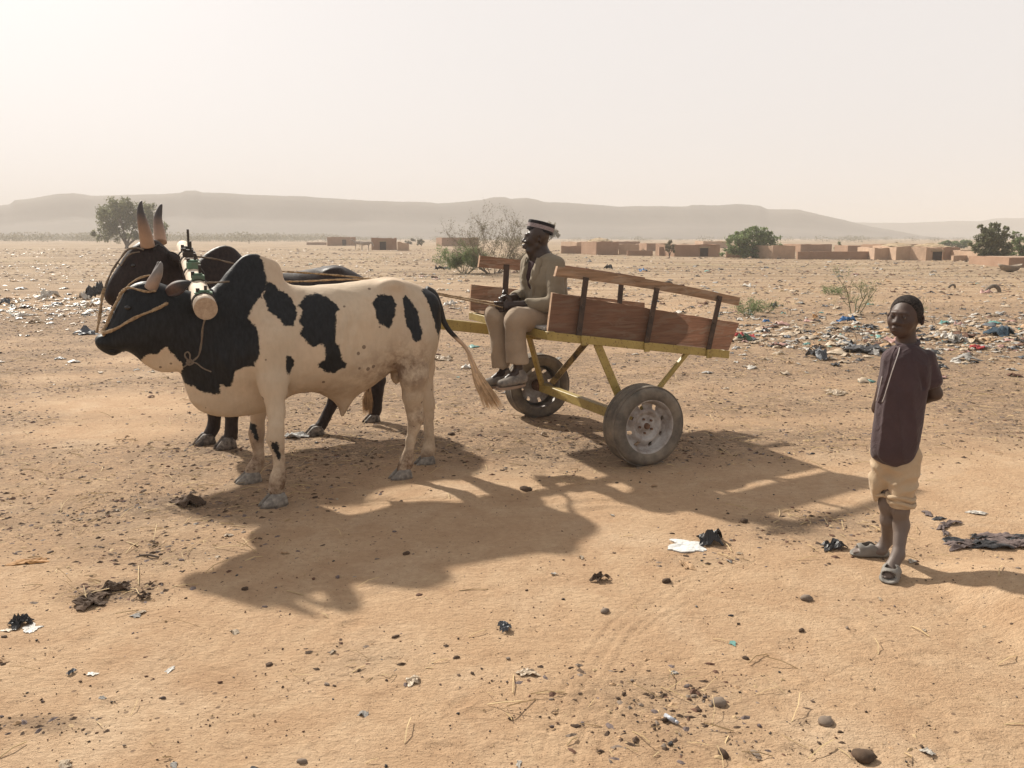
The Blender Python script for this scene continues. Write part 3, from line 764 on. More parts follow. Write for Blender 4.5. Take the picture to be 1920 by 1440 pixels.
oxA = make_ox(dict(
    frame=frA, label='black and white ox standing in front, nearer of the yoked pair', mat=matA, hoofmat=hoof_m, h=.0115,
    box=((-1.15, -.50, -.02), (1.42, .56, 1.68)), poly=polyA, patch=patA, unpatch=unA,
    smap=[(195, 640, .80, .10), (225, 600, .66, .10), (270, 580, .62, .12), (330, 600, .50, .14), (390, 620, .42, .14), (430, 700, .50, .16), (390, 750, .42, .12), (460, 500, .42, .10), (500, 560, .55, .14),
          (520, 660, .74, .16), (600, 630, .88, .20), (680, 620, .86, .18), (740, 580, .80, .14), (800, 600, .78, .12), (780, 680, .80, .12), (640, 770, .55, .08), (305, 690, .35, .08)],
    bumps=[(735, 533, .13, (.075, .045, .035), .09), (735, 533, -.13, (.075, .045, .035), .09),       # hip bones
           (806, 570, .085, (.05, .04, .05), .08), (806, 570, -.085, (.05, .04, .05), .08),          # pin bones
           (705, 640, .335, (.12, .05, .13), .10, 's'),                                                # flank hollow
           (500, 640, .12, (.14, .10, .19), .10), (500, 640, -.12, (.14, .10, .19), .10),             # shoulder
           (450, 670, .10, (.10, .08, .14), .10),
           (775, 640, .11, (.13, .09, .17), .10), (775, 640, -.11, (.13, .09, .17), .10),             # thigh
           (742, 706, .03, (.035, .045, .055), .03),
           (262, 585, .075, (.05, .02, .03), .05), (262, 585, -.075, (.05, .02, .03), .05),           # cheek ridges
           (190, 640, .045, (.03, .025, .028), .03), (190, 640, -.045, (.03, .025, .028), .03),
           (184, 638, .066, (.018, .014, .014), .012, 's'),                                            # nostril
           (208, 656, .055, (.035, .02, .006), .01, 's'),                                             # mouth line
           (238, 576, .098, (.022, .014, .016), .02, 's')],
    legs=[
        dict(foot=(515, 946), fwd=(1, .06), hl=.165, hw=.135, hh=.075, j=[(505, 650, -.10, .13, .55), (512, 720, -.06, .085, .75), (518, 775, -.03, .047, .9), (518, 802, 0, .041, .9), (516, 822, 0, .047, .95), (520, 840, 0, .034, 1), (523, 860, 0, .028, 1), (524, 880, 0, .029, 1), (521, 897, 0, .042, 1.05), (517, 918, 0, .044, 1.15)]),
        dict(foot=(468, 903), fwd=(1, -.05), hl=.17, hw=.135, hh=.07, j=[(500, 650, .10, .12, .55), (487, 730, .06, .08, .75), (484, 775, .03, .045, .9), (482, 798, 0, .040, .9), (481, 815, 0, .046, .95), (483, 834, 0, .033, 1), (485, 850, 0, .029, 1), (485, 864, 0, .031, 1), (479, 875, 0, .042, 1.05), (472, 884, 0, .044, 1.15)]),
        dict(foot=(752, 896), fwd=(1, .05), hl=.155, hw=.125, hh=.065, j=[(775, 640, .05, .13, .6), (776, 705, .05, .092, .8), (774, 742, .03, .066, .85), (776, 765, .01, .050, .8), (780, 783, .01, .050, .8), (775, 804, 0, .034, .9), (770, 826, 0, .028, 1), (766, 848, 0, .029, 1), (762, 866, 0, .042, 1.05), (756, 878, 0, .043, 1.15)]),
        dict(foot=(797, 869), fwd=(1, .05), hl=.15, hw=.12, hh=.06, j=[(785, 640, -.05, .13, .6), (790, 690, -.05, .09, .8), (794, 725, -.03, .064, .85), (799, 745, 0, .048, .8), (801, 760, 0, .050, .8), (803, 782, 0, .034, .9), (804, 802, 0, .029, 1), (805, 820, 0, .030, 1), (804, 842, 0, .042, 1.05), (800, 854, 0, .043, 1.15)])],
    horns=[[(283, 540, .055, .036), (288, 528, .075, .035), (296, 512, .095, .027), (301, 498, .095, .014), (301, 491, .09, .004)],
           [(284, 540, -.06, .036), (289, 528, -.085, .034), (295, 510, -.12, .025), (297, 497, -.13, .013), (296, 491, -.13, .004)]],
    horncol=((.34, .235, .175), (.16, .14, .125)),
    ears=[(316, 546, .08, 360, 528, .20, .046, 1.0), (318, 546, -.08, 354, 534, -.21, .042, 1.0)], earmat=earA.m,
    eyes=[(240, 577, .088), (240, 577, -.088)],
    tail=[(798, 545, 0, .035), (812, 553, .0, .033), (823, 575, .0, .026), (831, 600, .0, .020), (841, 618, .0, .017), (856, 634, 0, .015), (873, 652, 0, .013), (885, 678, 0, .012), (892, 700, 0, .014)],
    tuft=[(876, 655, 0, .012), (890, 692, 0, .02), (901, 716, 0, .042), (914, 740, 0, .055), (925, 762, 0, .07)], nhair=420,
    tailmat=tailA.m, tuftmat=tuftA,
    dirt=[(520, 925, .28, .09, .6), (757, 870, .12, .09, .6), (773, 780, .12, .08, .7), (765, 690, .2, .18, .9), (790, 770, .1, .09, .6), (478, 810, -.3, .05, 1.0), (478, 830, -.3, .04, .8), (520, 850, .28, .05, .5), (527, 890, .28, .05, .7), (476, 868, -.28, .05, .7), (690, 700, .2, .16, .45), (650, 770, 0, .08, .5), (610, 725, .1, .12, .35), (510, 735, .1, .08, .2)],
    ribs=[(590, 600), (610, 600), (631, 605), (652, 610), (672, 615)],
    folds=[(455, 560, 1.45, .12, -.006), (470, 560, 1.45, .12, .006), (440, 640, 1.3, .2, .007), (405, 540, 1.2, .06, -.008), (415, 545, 1.2, .06, -.008), (365, 760, .4, .1, .006), (545, 735, 1.0, .08, -.010), (740, 700, 1.1, .1, -.012), (430, 700, 1.2, .2, .008), (400, 720, 1.0, .15, .007), (375, 735, .9, .1, .006), (700, 560, .3, .25, .006)],
))

polyB = [(205, 573), (196, 563), (193, 550), (198, 537), (206, 522), (216, 506), (226, 492), (231, 481), (245, 464), (262, 452), (285, 447), (300, 452), (315, 468), (335, 486), (350, 500), (364, 495), (377, 481), (395, 466), (420, 457), (440, 464), (452, 479), (470, 497), (500, 510), (530, 512), (560, 508), (600, 501), (627, 495), (645, 500), (663, 510), (683, 521), (700, 545), (706, 580), (704, 620), (695, 660), (670, 690), (640, 692), (590, 704), (530, 712), (480, 722), (440, 733), (400, 732), (370, 712), (355, 680), (345, 645), (325, 612), (290, 602), (262, 600), (240, 592), (222, 579)]
matB = hide_mat('dark_brown_hide', (.30, .2, .14), (.014, .008, .0065))
allB = [[(-200, 200), (1200, 200), (1200, 1000), (-200, 1000)]]
tuftB = simple('pale_hair', (.46, .30, .17), .7, .3, 30, bump=0)
tailBm = simple('dark_tail_hair', (.02, .012, .01), .6, .3)
earB = simple('dark_ear', (.02, .012, .01), .6, .3)
oxB = make_ox(dict(
    frame=frB, label='dark brown ox with tall upright horns, farther of the yoked pair', mat=matB, hoofmat=hoofd_t.m, h=.0125,
    box=((-1.15, -.50, -.02), (1.40, .50, 1.78)), poly=polyB, patch=[(allB[0], 0)], unpatch=[],
    smap=[(205, 560, .80, .12), (235, 520, .62, .12), (280, 500, .60, .14), (340, 560, .48, .16), (400, 650, .48, .16), (420, 480, .42, .10), (470, 560, .6, .16), (560, 600, .85, .2), (650, 600, .85, .16)],
    bumps=[(627, 508, .13, (.075, .045, .035), .09), (627, 508, -.13, (.075, .045, .035), .09), (690, 560, .08, (.05, .04, .05), .08),
           (470, 620, .12, (.14, .10, .2), .10), (470, 620, -.12, (.14, .10, .2), .10), (660, 620, .1, (.14, .1, .2), .10), (660, 620, -.1, (.14, .1, .2), .10),
           (248, 497, .10, (.022, .014, .016), .02, 's')],
    legs=[
        dict(foot=(424, 839), fwd=(1, .1), hl=.16, hw=.13, hh=.085, j=[(440, 640, -.08, .13, .55), (437, 700, -.04, .085, .75), (434, 745, 0, .055, .9), (434, 775, 0, .050, .95), (434, 795, 0, .040, 1), (434, 810, 0, .042, 1), (431, 822, 0, .05, 1.1)]),
        dict(foot=(385, 831), fwd=(1, .05), hl=.16, hw=.13, hh=.08, j=[(440, 640, .08, .13, .55), (412, 700, .04, .085, .75), (406, 745, 0, .055, .9), (403, 772, 0, .050, .95), (402, 790, 0, .042, 1), (400, 802, 0, .042, 1), (393, 815, 0, .05, 1.1)]),
        dict(foot=(590, 815), fwd=(1, .05), hl=.16, hw=.125, hh=.075, j=[(650, 620, .05, .13, .6), (652, 690, .05, .095, .8), (640, 720, .03, .065, .85), (628, 748, .01, .052, .8), (618, 768, 0, .038, .95), (610, 784, 0, .038, 1), (601, 799, 0, .048, 1.1)]),
        dict(foot=(697, 791), fwd=(1, .05), hl=.155, hw=.12, hh=.07, j=[(690, 600, -.05, .13, .6), (698, 680, -.05, .09, .8), (708, 712, -.03, .068, .85), (707, 732, 0, .054, .8), (706, 752, 0, .044, .95), (705, 766, 0, .044, 1), (701, 777, 0, .05, 1.1)])],
    horns=[[(277, 462, .06, .050), (273, 440, .085, .045), (267, 415, .11, .035), (263, 393, .12, .022), (265, 377, .12, .006)],
           [(301, 455, -.06, .046), (299, 435, -.10, .042), (296, 412, -.13, .032), (299, 395, -.13, .021), (303, 383, -.12, .006)]],
    horncol=((.36, .22, .14), (.05, .042, .04)),
    ears=[(318, 478, .09, 348, 492, .23, .038, 1.0), (318, 478, -.09, 345, 492, -.23, .036, 1.0)], earmat=earB,
    eyes=[(250, 498, .09), (250, 498, -.09)],
    tail=[(686, 528, -.02, .035), (700, 545, -.02, .032), (704, 600, -.04, .022), (700, 660, -.06, .018), (694, 715, -.06, .015), (690, 735, -.06, .014)],
    tuft=[(692, 715, -.06, .012), (690, 735, -.06, .025), (689, 752, -.06, .042), (689, 774, -.06, .04)], nhair=260,
    tailmat=tailBm, tuftmat=tuftB,
    dirt=[(430, 790, 0, .1, .3)], folds=[]))

# ------------------------------------------------------------------ yoke and ropes
rope_t = NT('sisal_rope'); rope_t.col(rope_t.mix(rope_t.mr(rope_t.noise(70, 4), .35, .7), (.20, .13, .07), (.44, .31, .18))).rough(.9)
rope_t.bump(rope_t.noise(180, 2, .5, rope_t.co()), .7, .004); rope_m = rope_t.m
cord_m = simple('grey_brown_cord', (.17, .13, .095), .9, .3, 80, bump=.5, bsc=200)
black_cord = simple('black_rubber_strip', (.03, .027, .025), .7, .3, 30)
def worldpts(L): return [fr.w(fr.px(x, y, v)) for fr, x, y, v in L]
def rope(name, label, L, r, mat=None, cat='rope', twist=True, jit=.12, group=None):
    pts = worldpts(L) if not isinstance(L[0], Vector) else L
    m = MB(); base = pts[0].copy()
    P, rr = crom([p-base for p in pts], r, 7)
    if twist:     # two strands laid round each other
        cum = 0; A = []; B = []
        for i, p in enumerate(P):
            if i: cum += (P[i]-P[i-1]).length
            t = (P[min(i+1, len(P)-1)]-P[max(0, i-1)]); t = t.normalized() if t.length > 1e-9 else Vector((0, 0, 1))
            x = t.orthogonal().normalized(); y = t.cross(x); a = cum/(r*5.5)
            off = x*math.cos(a)*r*.45+y*math.sin(a)*r*.45
            A.append(p+off); B.append(p-off)
        # resample finely enough for the twist
        m.tube(A, r*.68, 6, jit=jit); m.tube(B, r*.68, 6, jit=jit); m.tube(P, r*.75, 6, jit=jit)
    else: m.tube(P, r, 7, jit=jit)
    o = m.build(name, mat or rope_m, None, smooth=True, loc=base)
    tag(o, label, cat, group); return o

ya = frA.w(frA.px(386, 579, .36)); yb = frB.w(frB.px(349, 478, .02))
yd = (yb-ya).normalized(); yc = yb+yd*.40
yoke = empty('yoke', ya); tag(yoke, 'pale wooden log yoke with green clamps lying across both oxen necks', 'yoke')
m = MB(); L_ = (yc-ya).length; npt = 26; pts = []; rad = []
for i in range(npt+1):
    t = i/npt; pts.append((yc-ya)*t); rad.append((.062*(1-t)+.046*t)*(1+.03*math.sin(9*t+1)))
m.tube(pts, rad, 22)
wl = NT('peeled_log'); wn = wl.noise(7, 5, .6, wl.co('Object', (1, 1, 1)), .5)
wl.col(wl.mix(wl.mr(wl.noise(4, 3), .35, .65), wl.mix(wl.mr(wn, .35, .65), (.50, .40, .30), (.70, .60, .48)), (.60, .48, .36))).rough(.8)
wl.bump(wl.noise(30, 5, .6), .5, .006)
bmo = m.build('beam', wl.m, yoke, smooth=True)
for p_ in bmo.data.polygons:
    if len(p_.vertices) > 4: p_.use_smooth = False
sawn = NT('sawn_end_grain'); sawn.col(sawn.mix(sawn.mr(sawn.noise(45, 5, .7), .35, .65), (.30, .21, .14), (.44, .33, .23))).rough(.9); sawn.bump(sawn.noise(60, 4), .5, .004)
bmo.data.materials.append(sawn.m)
for p_ in bmo.data.polygons:
    if len(p_.vertices) > 4: p_.material_index = 1
green_m = simple('green_painted_steel', (.10, .20, .13), .6, .35, 25, bump=.4, c2=(.14, .15, .11), metal=.2)
rusty_m = simple('dark_rusty_steel', (.055, .045, .038), .6, .4, 30, bump=.4, metal=.3)
ex = yd.cross(Vector((0, 0, 1))).normalized(); ez = ex.cross(yd).normalized()
RM = Matrix((ex, yd, ez)).transposed()
def atbeam(px_, py_):   # distance along the beam that shows at this height in the picture
    best = min(range(200), key=lambda i: abs(proj_y(ya+yd*(i*.012)+Vector((0, 0, .05)))-py_)); return best*.012
def proj_y(p):
    z = p.z-CAMH; c = p.y*math.cos(PITCH)-z*math.sin(PITCH); u = p.y*math.sin(PITCH)+z*math.cos(PITCH)
    return 720-u/c*FPX
for (py, wd, dp, ht, mt, pin) in ((553, .10, .04, .012, green_m, .03), (527, .075, .045, .035, green_m, .045), (503, .085, .06, .045, green_m, .03), (482, .085, .05, .04, rusty_m, .05), (472, .085, .05, .025, rusty_m, .12)):
    t = atbeam(0, py); c = yd*t+ez*(.058+ht*.35)
    cm = MB(); cm.box(c, (wd, dp, ht), 0, RM); cm.box(c+ez*(ht*.5+.006), (wd*.7, dp*.5, .012), 0, RM)
    ck = cm.build('clamp_block', mt, yoke); bevel(ck, .005, 2)
    pm = MB(); pm.tube([c+ex*.012-ez*.01, c+ex*.012+ez*(pin+ht)], .009, 8); pm.tube([c-ex*.03, c-ex*.03+ez*(ht*.5+.022)], .012, 6)
    pm.build('pin', rusty_m, ck)
    for dd in (-.02, .012):
        rm = MB(); rp = []
        for k in range(19):
            a = 2*math.pi*k/18; rp.append(yd*(t+dd)+ex*math.cos(a)*.066+ez*math.sin(a)*.066)
        rm.tube(rp, .004, 5, cap=False); rm.build('binding_wire', rusty_m, yoke, smooth=True)

rope('throat_rope', 'thin cord tied in a bow under the throat of the pied ox', [(frA, 386, 592, .33), (frA, 380, 615, .31), (frA, 378, 640, .27), (frA, 373, 665, .25), (frA, 365, 674, .245), (frA, 358, 679, .24)], .0055, cord_m, 'cord')
m = MB(); b0 = frA.w(frA.px(357, 679, .25)); K = lambda x, y, v=.25: frA.w(frA.px(x, y, v))-b0
m.tube([K(357, 679), K(348, 670), K(347, 663), K(352, 660), K(356, 665), K(356, 677)], .0045, 6, spline=5)
m.tube([K(356, 679), K(368, 681), K(380, 690), K(396, 697)], .004, 6, spline=5)
m.tube([K(356, 680), K(349, 685), K(343, 689)], .004, 6, spline=4)
m.tube([K(350, 677), K(357, 675), K(362, 680), K(355, 684), K(350, 680), K(357, 678)], .006, 6, spline=5)
o = m.build('bow_knot', cord_m, None, smooth=True, loc=b0); tag(o, 'bow knot with loose cord ends on the chest of the pied ox', 'knot')

rope('cheek_rope', 'frayed tan rope running along the cheek of the pied ox', [(frA, 192, 624, .085), (frA, 203, 622, .092), (frA, 222, 614, .10), (frA, 240, 603, .11), (frA, 262, 592, .125), (frA, 282, 584, .135), (frA, 300, 576, .14), (frA, 314, 568, .13)], .0085, rope_m, jit=.3)
rope('nose_rope', 'knotted tan rope over the nose of the pied ox', [(frA, 195, 628, .075), (frA, 193, 620, .03), (frA, 199, 610, .015), (frA, 207, 592, .02), (frA, 216, 572, .02), (frA, 228, 550, .015), (frA, 236, 541, .012)], .009, rope_m, jit=.4)
rope('horn_rope', 'tan rope looped round the horns of the pied ox', [(frA, 231, 547, .03), (frA, 238, 540, .045), (frA, 247, 540, .075), (frA, 262, 544, .095), (frA, 278, 547, .10), (frA, 292, 545, .09)], .0065, rope_m)
rope('horn_rope', 'thin tan rope from the nose up to the horn base of the pied ox', [(frA, 230, 548, .015), (frA, 242, 534, .015), (frA, 258, 523, .02), (frA, 272, 518, .03), (frA, 282, 516, .055)], .006, rope_m)
rope('headrope', 'grey rope looping loosely from forehead to nose of the brown ox', [(frB, 270, 468, .10), (frB, 255, 465, .07), (frB, 240, 468, .04), (frB, 229, 480, .03), (frB, 219, 494, .03), (frB, 209, 510, .03), (frB, 201, 528, .03), (frB, 197, 540, .05)], .0075, cord_m)
rope('headrope', 'thin looped cord hanging at the brow of the brown ox', [(frB, 262, 472, .11), (frB, 245, 476, .10), (frB, 236, 484, .08), (frB, 228, 497, .06), (frB, 222, 494, .05)], .005, cord_m)
rope('lead_rope', 'pale rope hanging down from the nose of the brown ox', [(frB, 196, 541, .06), (frB, 193, 550, .07), (frB, 190, 570, .08), (frB, 187, 592, .09), (frB, 184, 610, .10), (frB, 181, 624, .10)], .010, rope_m, jit=.25)
rope('neck_rope', 'dark cord running from the horns of the brown ox to the yoke', [(frB, 288, 470, .10), (frB, 296, 459, .09), (frB, 310, 468, .10), (frB, 322, 480, .13), (frB, 334, 489, .15), (frB, 347, 481, .12), (frB, 362, 481, .12), (frB, 366, 483, .14)], .0055, black_cord)
rope('hump_rope', 'brown cord drawn across the hump of the brown ox', [(frB, 366, 481, .17), (frB, 385, 483, .17), (frB, 405, 486, .20), (frB, 425, 491, .20), (frB, 445, 496, .20), (frB, 470, 503, .22), (frB, 500, 508, .2)], .006, cord_m)
rope('neck_rope', 'short cord from the yoke towards the neck of the pied ox', [(frA, 384, 530, .08), (frA, 400, 530, .10), (frA, 415, 529, .11), (frA, 430, 528, .10)], .005, cord_m)
HANDW = None
# ------------------------------------------------------------------ cart
gw1 = G(1213, 873); gw2 = G(1002, 778)
co_ = ((gw1.x+gw2.x)/2, (gw1.y+gw2.y)/2); nx_ = (gw1.x-gw2.x, gw1.y-gw2.y)
TR = math.hypot(*nx_)/2
frC = Frame(co_, (nx_[1], -nx_[0]))        # forward = towards the oxen, left = towards the viewer
cart = empty('ox_cart', (co_[0], co_[1], 0), frC.rot)
tag(cart, 'two wheeled cart with yellow steel frame and brown plank sides', 'cart')
yel = NT('worn_yellow_paint'); yn = yel.noise(9, 6, .7); ys_ = yel.noise(55, 4, .7)
yb_ = yel.mix(yel.mr(yn, .3, .7), (.29, .21, .06), (.40, .30, .095))
yb_ = yel.mix(yel.mr(ys_, .56, .64, 0, .8), yb_, (.14, .085, .04)); yel.col(yb_).rough(.5).spec(.4)
yel.bump(ys_, .3, .002); yel_m = yel.m
dull_y = NT('rusted_yellow_paint'); dn = dull_y.noise(14, 6, .7, dull_y.co('Object'))
dull_y.col(dull_y.ramp(dn, [(.36, (.045, .035, .025)), (.48, (.16, .11, .04)), (.6, (.36, .25, .10))])).rough(.65); dull_m = dull_y.m

def plank_mat(name, c, wet=None, axis=(.6, 9, 9)):
    t = NT(name); co = t.co('Object', axis, (0, 0, 0)); g = t.noise(3.2, 7, .65, co, 1.6); g2 = t.noise(18, 4, .6, co, .3)
    b = t.mix(t.mr(g, .32, .68), tuple(x*.5 for x in c), tuple(x*1.22 for x in c))
    b = t.mix(t.mr(g2, .5, .75, 0, .4), b, tuple(x*.45 for x in c))
    b = t.mix(t.mr(t.noise(5, 6, .7, t.co('Object', (1, 4, 4)), .8), .50, .62, 0, .55), b, (.34, .27, .20))
    if wet:
        st = t.attr('stain'); e = t.math('ADD', st, t.math('MULTIPLY', t.math('SUBTRACT', t.noise(9, 4), .5), .10))
        b = t.mix(t.mr(e, -.01, .01, 0, .62), b, tuple(x*.25 for x in c))
    t.col(b).rough(.7).spec(.25); t.bump(g, .35, .006); t.bump(g2, .25, .003); return t.m
wood_a = plank_mat('red_brown_plank', (.33, .175, .11), wet=True)
wood_b = plank_mat('brown_rail_wood', (.32, .20, .12))
wood_f = plank_mat('far_plank_wood', (.29, .165, .105))
wood_edge = simple('pale_sawn_edge', (.52, .34, .22), .8, .3, 30)
steel_b = simple('black_steel_strip', (.028, .024, .022), .45, .5, 18, bump=.3, c2=(.09, .06, .045), metal=.5)

def plate(name, corners, thick, outward, mat, parent, nu=14, sag=0.0, edge=None, curve=0.0, rough_edge=0.0, seed=0):
    """plank from four local corners (front-bottom, front-top, rear-top, rear-bottom), thickness towards outward"""
    a, b, c, d = [Vector(x) for x in corners]; ow = Vector(outward)*thick; r = random.Random(seed); V = []; F = []; nv = 3
    for side in (0, 1):
        for i in range(nu+1):
            t = i/nu; lo = a.lerp(d, t); hi = b.lerp(c, t)
            cz = curve*math.sin(math.pi*t)
            for j in range(nv+1):
                s = j/nv; p = lo.lerp(hi, s)+Vector((0, 0, cz))+ow*side
                if j == nv and rough_edge: p.z += r.uniform(-1, 1)*rough_edge
                V.append(p)
    n1 = (nu+1)*(nv+1); st = nv+1
    for i in range(nu):
        for j in range(nv):
            q = (i*st+j, i*st+j+1, (i+1)*st+j+1, (i+1)*st+j); F.append(q); F.append(tuple(n1+k for k in reversed(q)))
    mi = [0]*len(F)
    def strip(idx):
        for p, q in zip(idx[:-1], idx[1:]): F.append((q, p, n1+p, n1+q)); mi.append(1 if edge else 0)
    strip([i*st+nv for i in range(nu+1)][::-1][::-1]); strip([i*st for i in range(nu+1)][::-1]); strip([j for j in range(nv+1)]); strip([nu*st+j for j in range(nv+1)][::-1])
    o = mesh_obj(name, [tuple(v) for v in V], F, None, parent, False, mats=[mat]+([edge] if edge else []), midx=mi)
    o.data.validate(); return o

VB = .74
P = lambda x, y, v: frC.px(x, y, v)
def shift(p, d): return np.array(p)+np.array(d)
# chassis
FN, FR = P(1027, 630, VB), P(1367, 665, VB)         # near rail, front and rear, mid height
FF = P(880, 592, -VB); FRr = np.array((FR[0], -VB, FF[2]+(FR[2]-FN[2])))
near_len = FN[0]-FR[0]
FRr = np.array((FF[0]-near_len, -VB, FF[2]-(FN[2]-FR[2])))
fm = MB()
def V3(p): return Vector(p)
fm.bar(FN, FR, .006, .058); fm.bar(shift(FN, (0, -.03, -.026)), shift(FR, (0, -.03, -.026)), .05, .006)
fm.bar(FF, FRr, .006, .058); fm.bar(shift(FF, (0, .03, .026)), shift(FRr, (0, .03, .026)), .05, .006)
fm.bar(FN, FF, .006, .058); fm.bar(shift(FN, (-.03, 0, .024)), shift(FF, (-.03, 0, .024)), .05, .006)
fm.bar(FR, FRr, .006, .055)
for t in (.33, .66):
    fm.bar(V3(FN).lerp(V3(FR), t)+Vector((0, -.008, .0)), V3(FF).lerp(V3(FRr), t)+Vector((0, .008, .0)), .045, .04)
chs = fm.build('chassis', yel_m, cart); bevel(chs, .002)
# joints on the near rail
for x in (1095, 1213, 1330):
    q = MB(); c = P(x, 638+(x-1095)*.103, VB+.012); q.box(c+np.array((0, 0, -.004)), (.045, .012, .064)); q.build('bracket', yel_m, cart)
HUB = .285
axN = Vector((0, TR-.16, HUB+.0)); axF = Vector((0, -TR+.16, HUB+.0))
am = MB(); am.bar(axN, axF, .06, .075); am.tube([Vector((0, TR-.10, HUB)), Vector((0, -TR+.10, HUB))], .02, 8)
ax_o = am.build('axle', yel_m, cart); bevel(ax_o, .004)
mid = lambda a, b, t: V3(a).lerp(V3(b), t)
JN = Vector((0, TR-.24, HUB+.05)); JF = Vector((0, -TR+.24, HUB+.05))
def strut(a, b, wd, ht, mat): 
    s = MB(); s.bar(a, b, wd, ht); return bevel(s.build('strut', mat, cart), .003)
A1 = P(1120, 640, VB-.02); A2 = P(1108, 652, -VB+.04)
A1[2] -= .02
strut(A1, JN+Vector((.035, 0, 0)), .012, .062, yel_m); strut(shift(A1, (-.02, -.055, 0)), JN+Vector((-.01, -.055, 0)), .05, .03, dull_m)
R1 = P(1292, 657, VB-.02); strut(R1, JN+Vector((-.06, 0.05, .03)), .03, .03, yel_m)
def on_far(x): return Vector((x, -VB+.03, FF[2]+(FRr[2]-FF[2])*(FF[0]-x)/near_len-.03))
B1 = P(1112, 655, -.45); strut((B1[0], B1[1], on_far(B1[0]).z), JF+Vector((-.05, .02, 0)), .05, .05, dull_m)
C1 = P(987, 640, -.45); strut((C1[0], C1[1], on_far(C1[0]).z), JF+Vector((.05, .02, 0)), .035, .045, yel_m)
# draw pole from the front of the chassis towards the yoke
D0 = P(935, 619, 0.02); D1 = P(826, 607, 0.02)
DE = frC.loc(((ya.x+yb.x)/2+.1, (ya.y+yb.y)/2+.05, (ya.z+yb.z)/2-.13))
dm = MB(); st_ = V3(D1)+(V3(D1)-V3(D0))*.25
rear = V3(D0)+(V3(D0)-V3(D1))*.75
dm.bar(rear, st_, .07, .078); dm.bar(st_, V3(DE), .07, .078)
dpole = dm.build('draw_pole', yel_m, cart); bevel(dpole, .004)
# floor
fl = MB()
for i in range(6):
    y0 = -VB+.05+i*.238
    a = mid(FN, FF, (VB-y0-.115)/(2*VB)); b = mid(FR, FRr, (VB-y0-.115)/(2*VB))
    if i == 5: continue
    fl.bar(a+Vector((-.02, 0, .047)), b+Vector((0, 0, .047)), .228, .022)
fl.build('floor_board', wood_b, cart)
# grey board the driver sits on, beside the plank end
gb = MB(); a = P(988, 605, VB-.10); b = P(1030, 612, VB-.10)
gb.bar(mid(FN, FF, .045)+Vector((-.10, 0, .042)), mid(FN, FF, .45)+Vector((-.10, 0, .042)), .19, .02)
greyw = simple('grey_weathered_board', (.36, .34, .31), .8, .3, 14)
bevel(gb.build('seat_board', greyw, cart), .003)
# near side plank and rail
TK = .026
c4 = [P(1027, 623, VB-.03), P(1036, 549, VB-.03), P(1386, 606, VB-.03), P(1366, 657, VB-.03)]
pk = plate('side_plank', c4, TK, (0, -1, 0), wood_a, cart, edge=wood_edge, rough_edge=.0025, seed=3, nu=30)
vv = np.array([tuple(v.co) for v in pk.data.vertices])
tt = (c4[0][0]-vv[:, 0])/(c4[0][0]-c4[3][0])
zm = (c4[0][2]+c4[1][2])/2+tt*((c4[2][2]+c4[3][2])/2-(c4[0][2]+c4[1][2])/2)
fattr(pk, 'stain', (.76-tt)*1.6-((vv[:, 2]-zm)/.17)**2*.22)
r4 = [P(1041, 518, VB-.012), P(1046, 499, VB-.012), P(1388, 558, VB-.012), P(1385, 573, VB-.012)]
plate('top_rail', r4, .03, (0, -1, 0), wood_b, cart, edge=wood_edge, curve=.018, seed=5, nu=20)
for (tx, ty, bx, by) in ((1099, 520, 1085, 629), (1232, 540, 1212, 646), (1350, 555, 1328, 657)):
    s = MB(); s.bar(P(bx, by, VB+.004), P(tx, ty, VB+.004), .042, .007, up=(0, 1, 0))
    for t in (.12, .5, .93):
        q = Vector(P(bx, by, VB+.008)).lerp(Vector(P(tx, ty, VB+.008)), t); bpy_sphere(s, q, (.007, .005, .007), 6, 4)
    s.build('upright', steel_b, cart)
# far side: lower planks, rail, uprights
f1 = [P(880, 558, -VB+.03), P(880, 534, -VB+.03)]
rr_ = lambda p: np.array((p[0]-near_len*.985, p[1], p[2]-(FN[2]-FR[2])))
ft_b = P(880, 560, -VB+.03); ft_t = P(882, 533, -VB+.03); fb_b = P(880, 582, -VB+.03); fb_t = P(880, 562, -VB+.03)
rt_t = P(1206, 567, -VB+.03); rt_b = rt_t.copy(); rt_b[2] -= .14
plate('side_plank', [ft_b, ft_t, rt_t, rt_b], TK, (0, 1, 0), wood_f, cart, edge=wood_edge, rough_edge=.002, seed=6)
rb_t = rt_b.copy(); rb_t[2] -= .006; rb_b = rb_t.copy(); rb_b[2] -= .11
plate('side_plank', [fb_b, fb_t, rb_t, rb_b], TK, (0, 1, 0), wood_f, cart, edge=wood_edge, seed=7)
plate('top_rail', [P(895, 501, -VB+.02), P(898, 479, -VB+.02), P(1206, 520, -VB+.02), P(1206, 533, -VB+.02)], .03, (0, 1, 0), wood_f, cart, edge=wood_edge, seed=8, curve=.012)
for (tx, ty, bx, by) in ((950, 496, 945, 590), (1165, 530, 1158, 610)):
    s = MB(); s.bar(P(bx, by, -VB+.055), P(tx, ty, -VB+.055), .05, .007, up=(0, 1, 0)); s.build('upright', steel_b, cart)
# sliver of loose wood under the near plank
s = MB(); s.bar(P(1268, 647, VB-.03), P(1320, 653, VB-.03), .03, .012); bevel(s.build('wood_sliver', wood_edge, cart), .003)

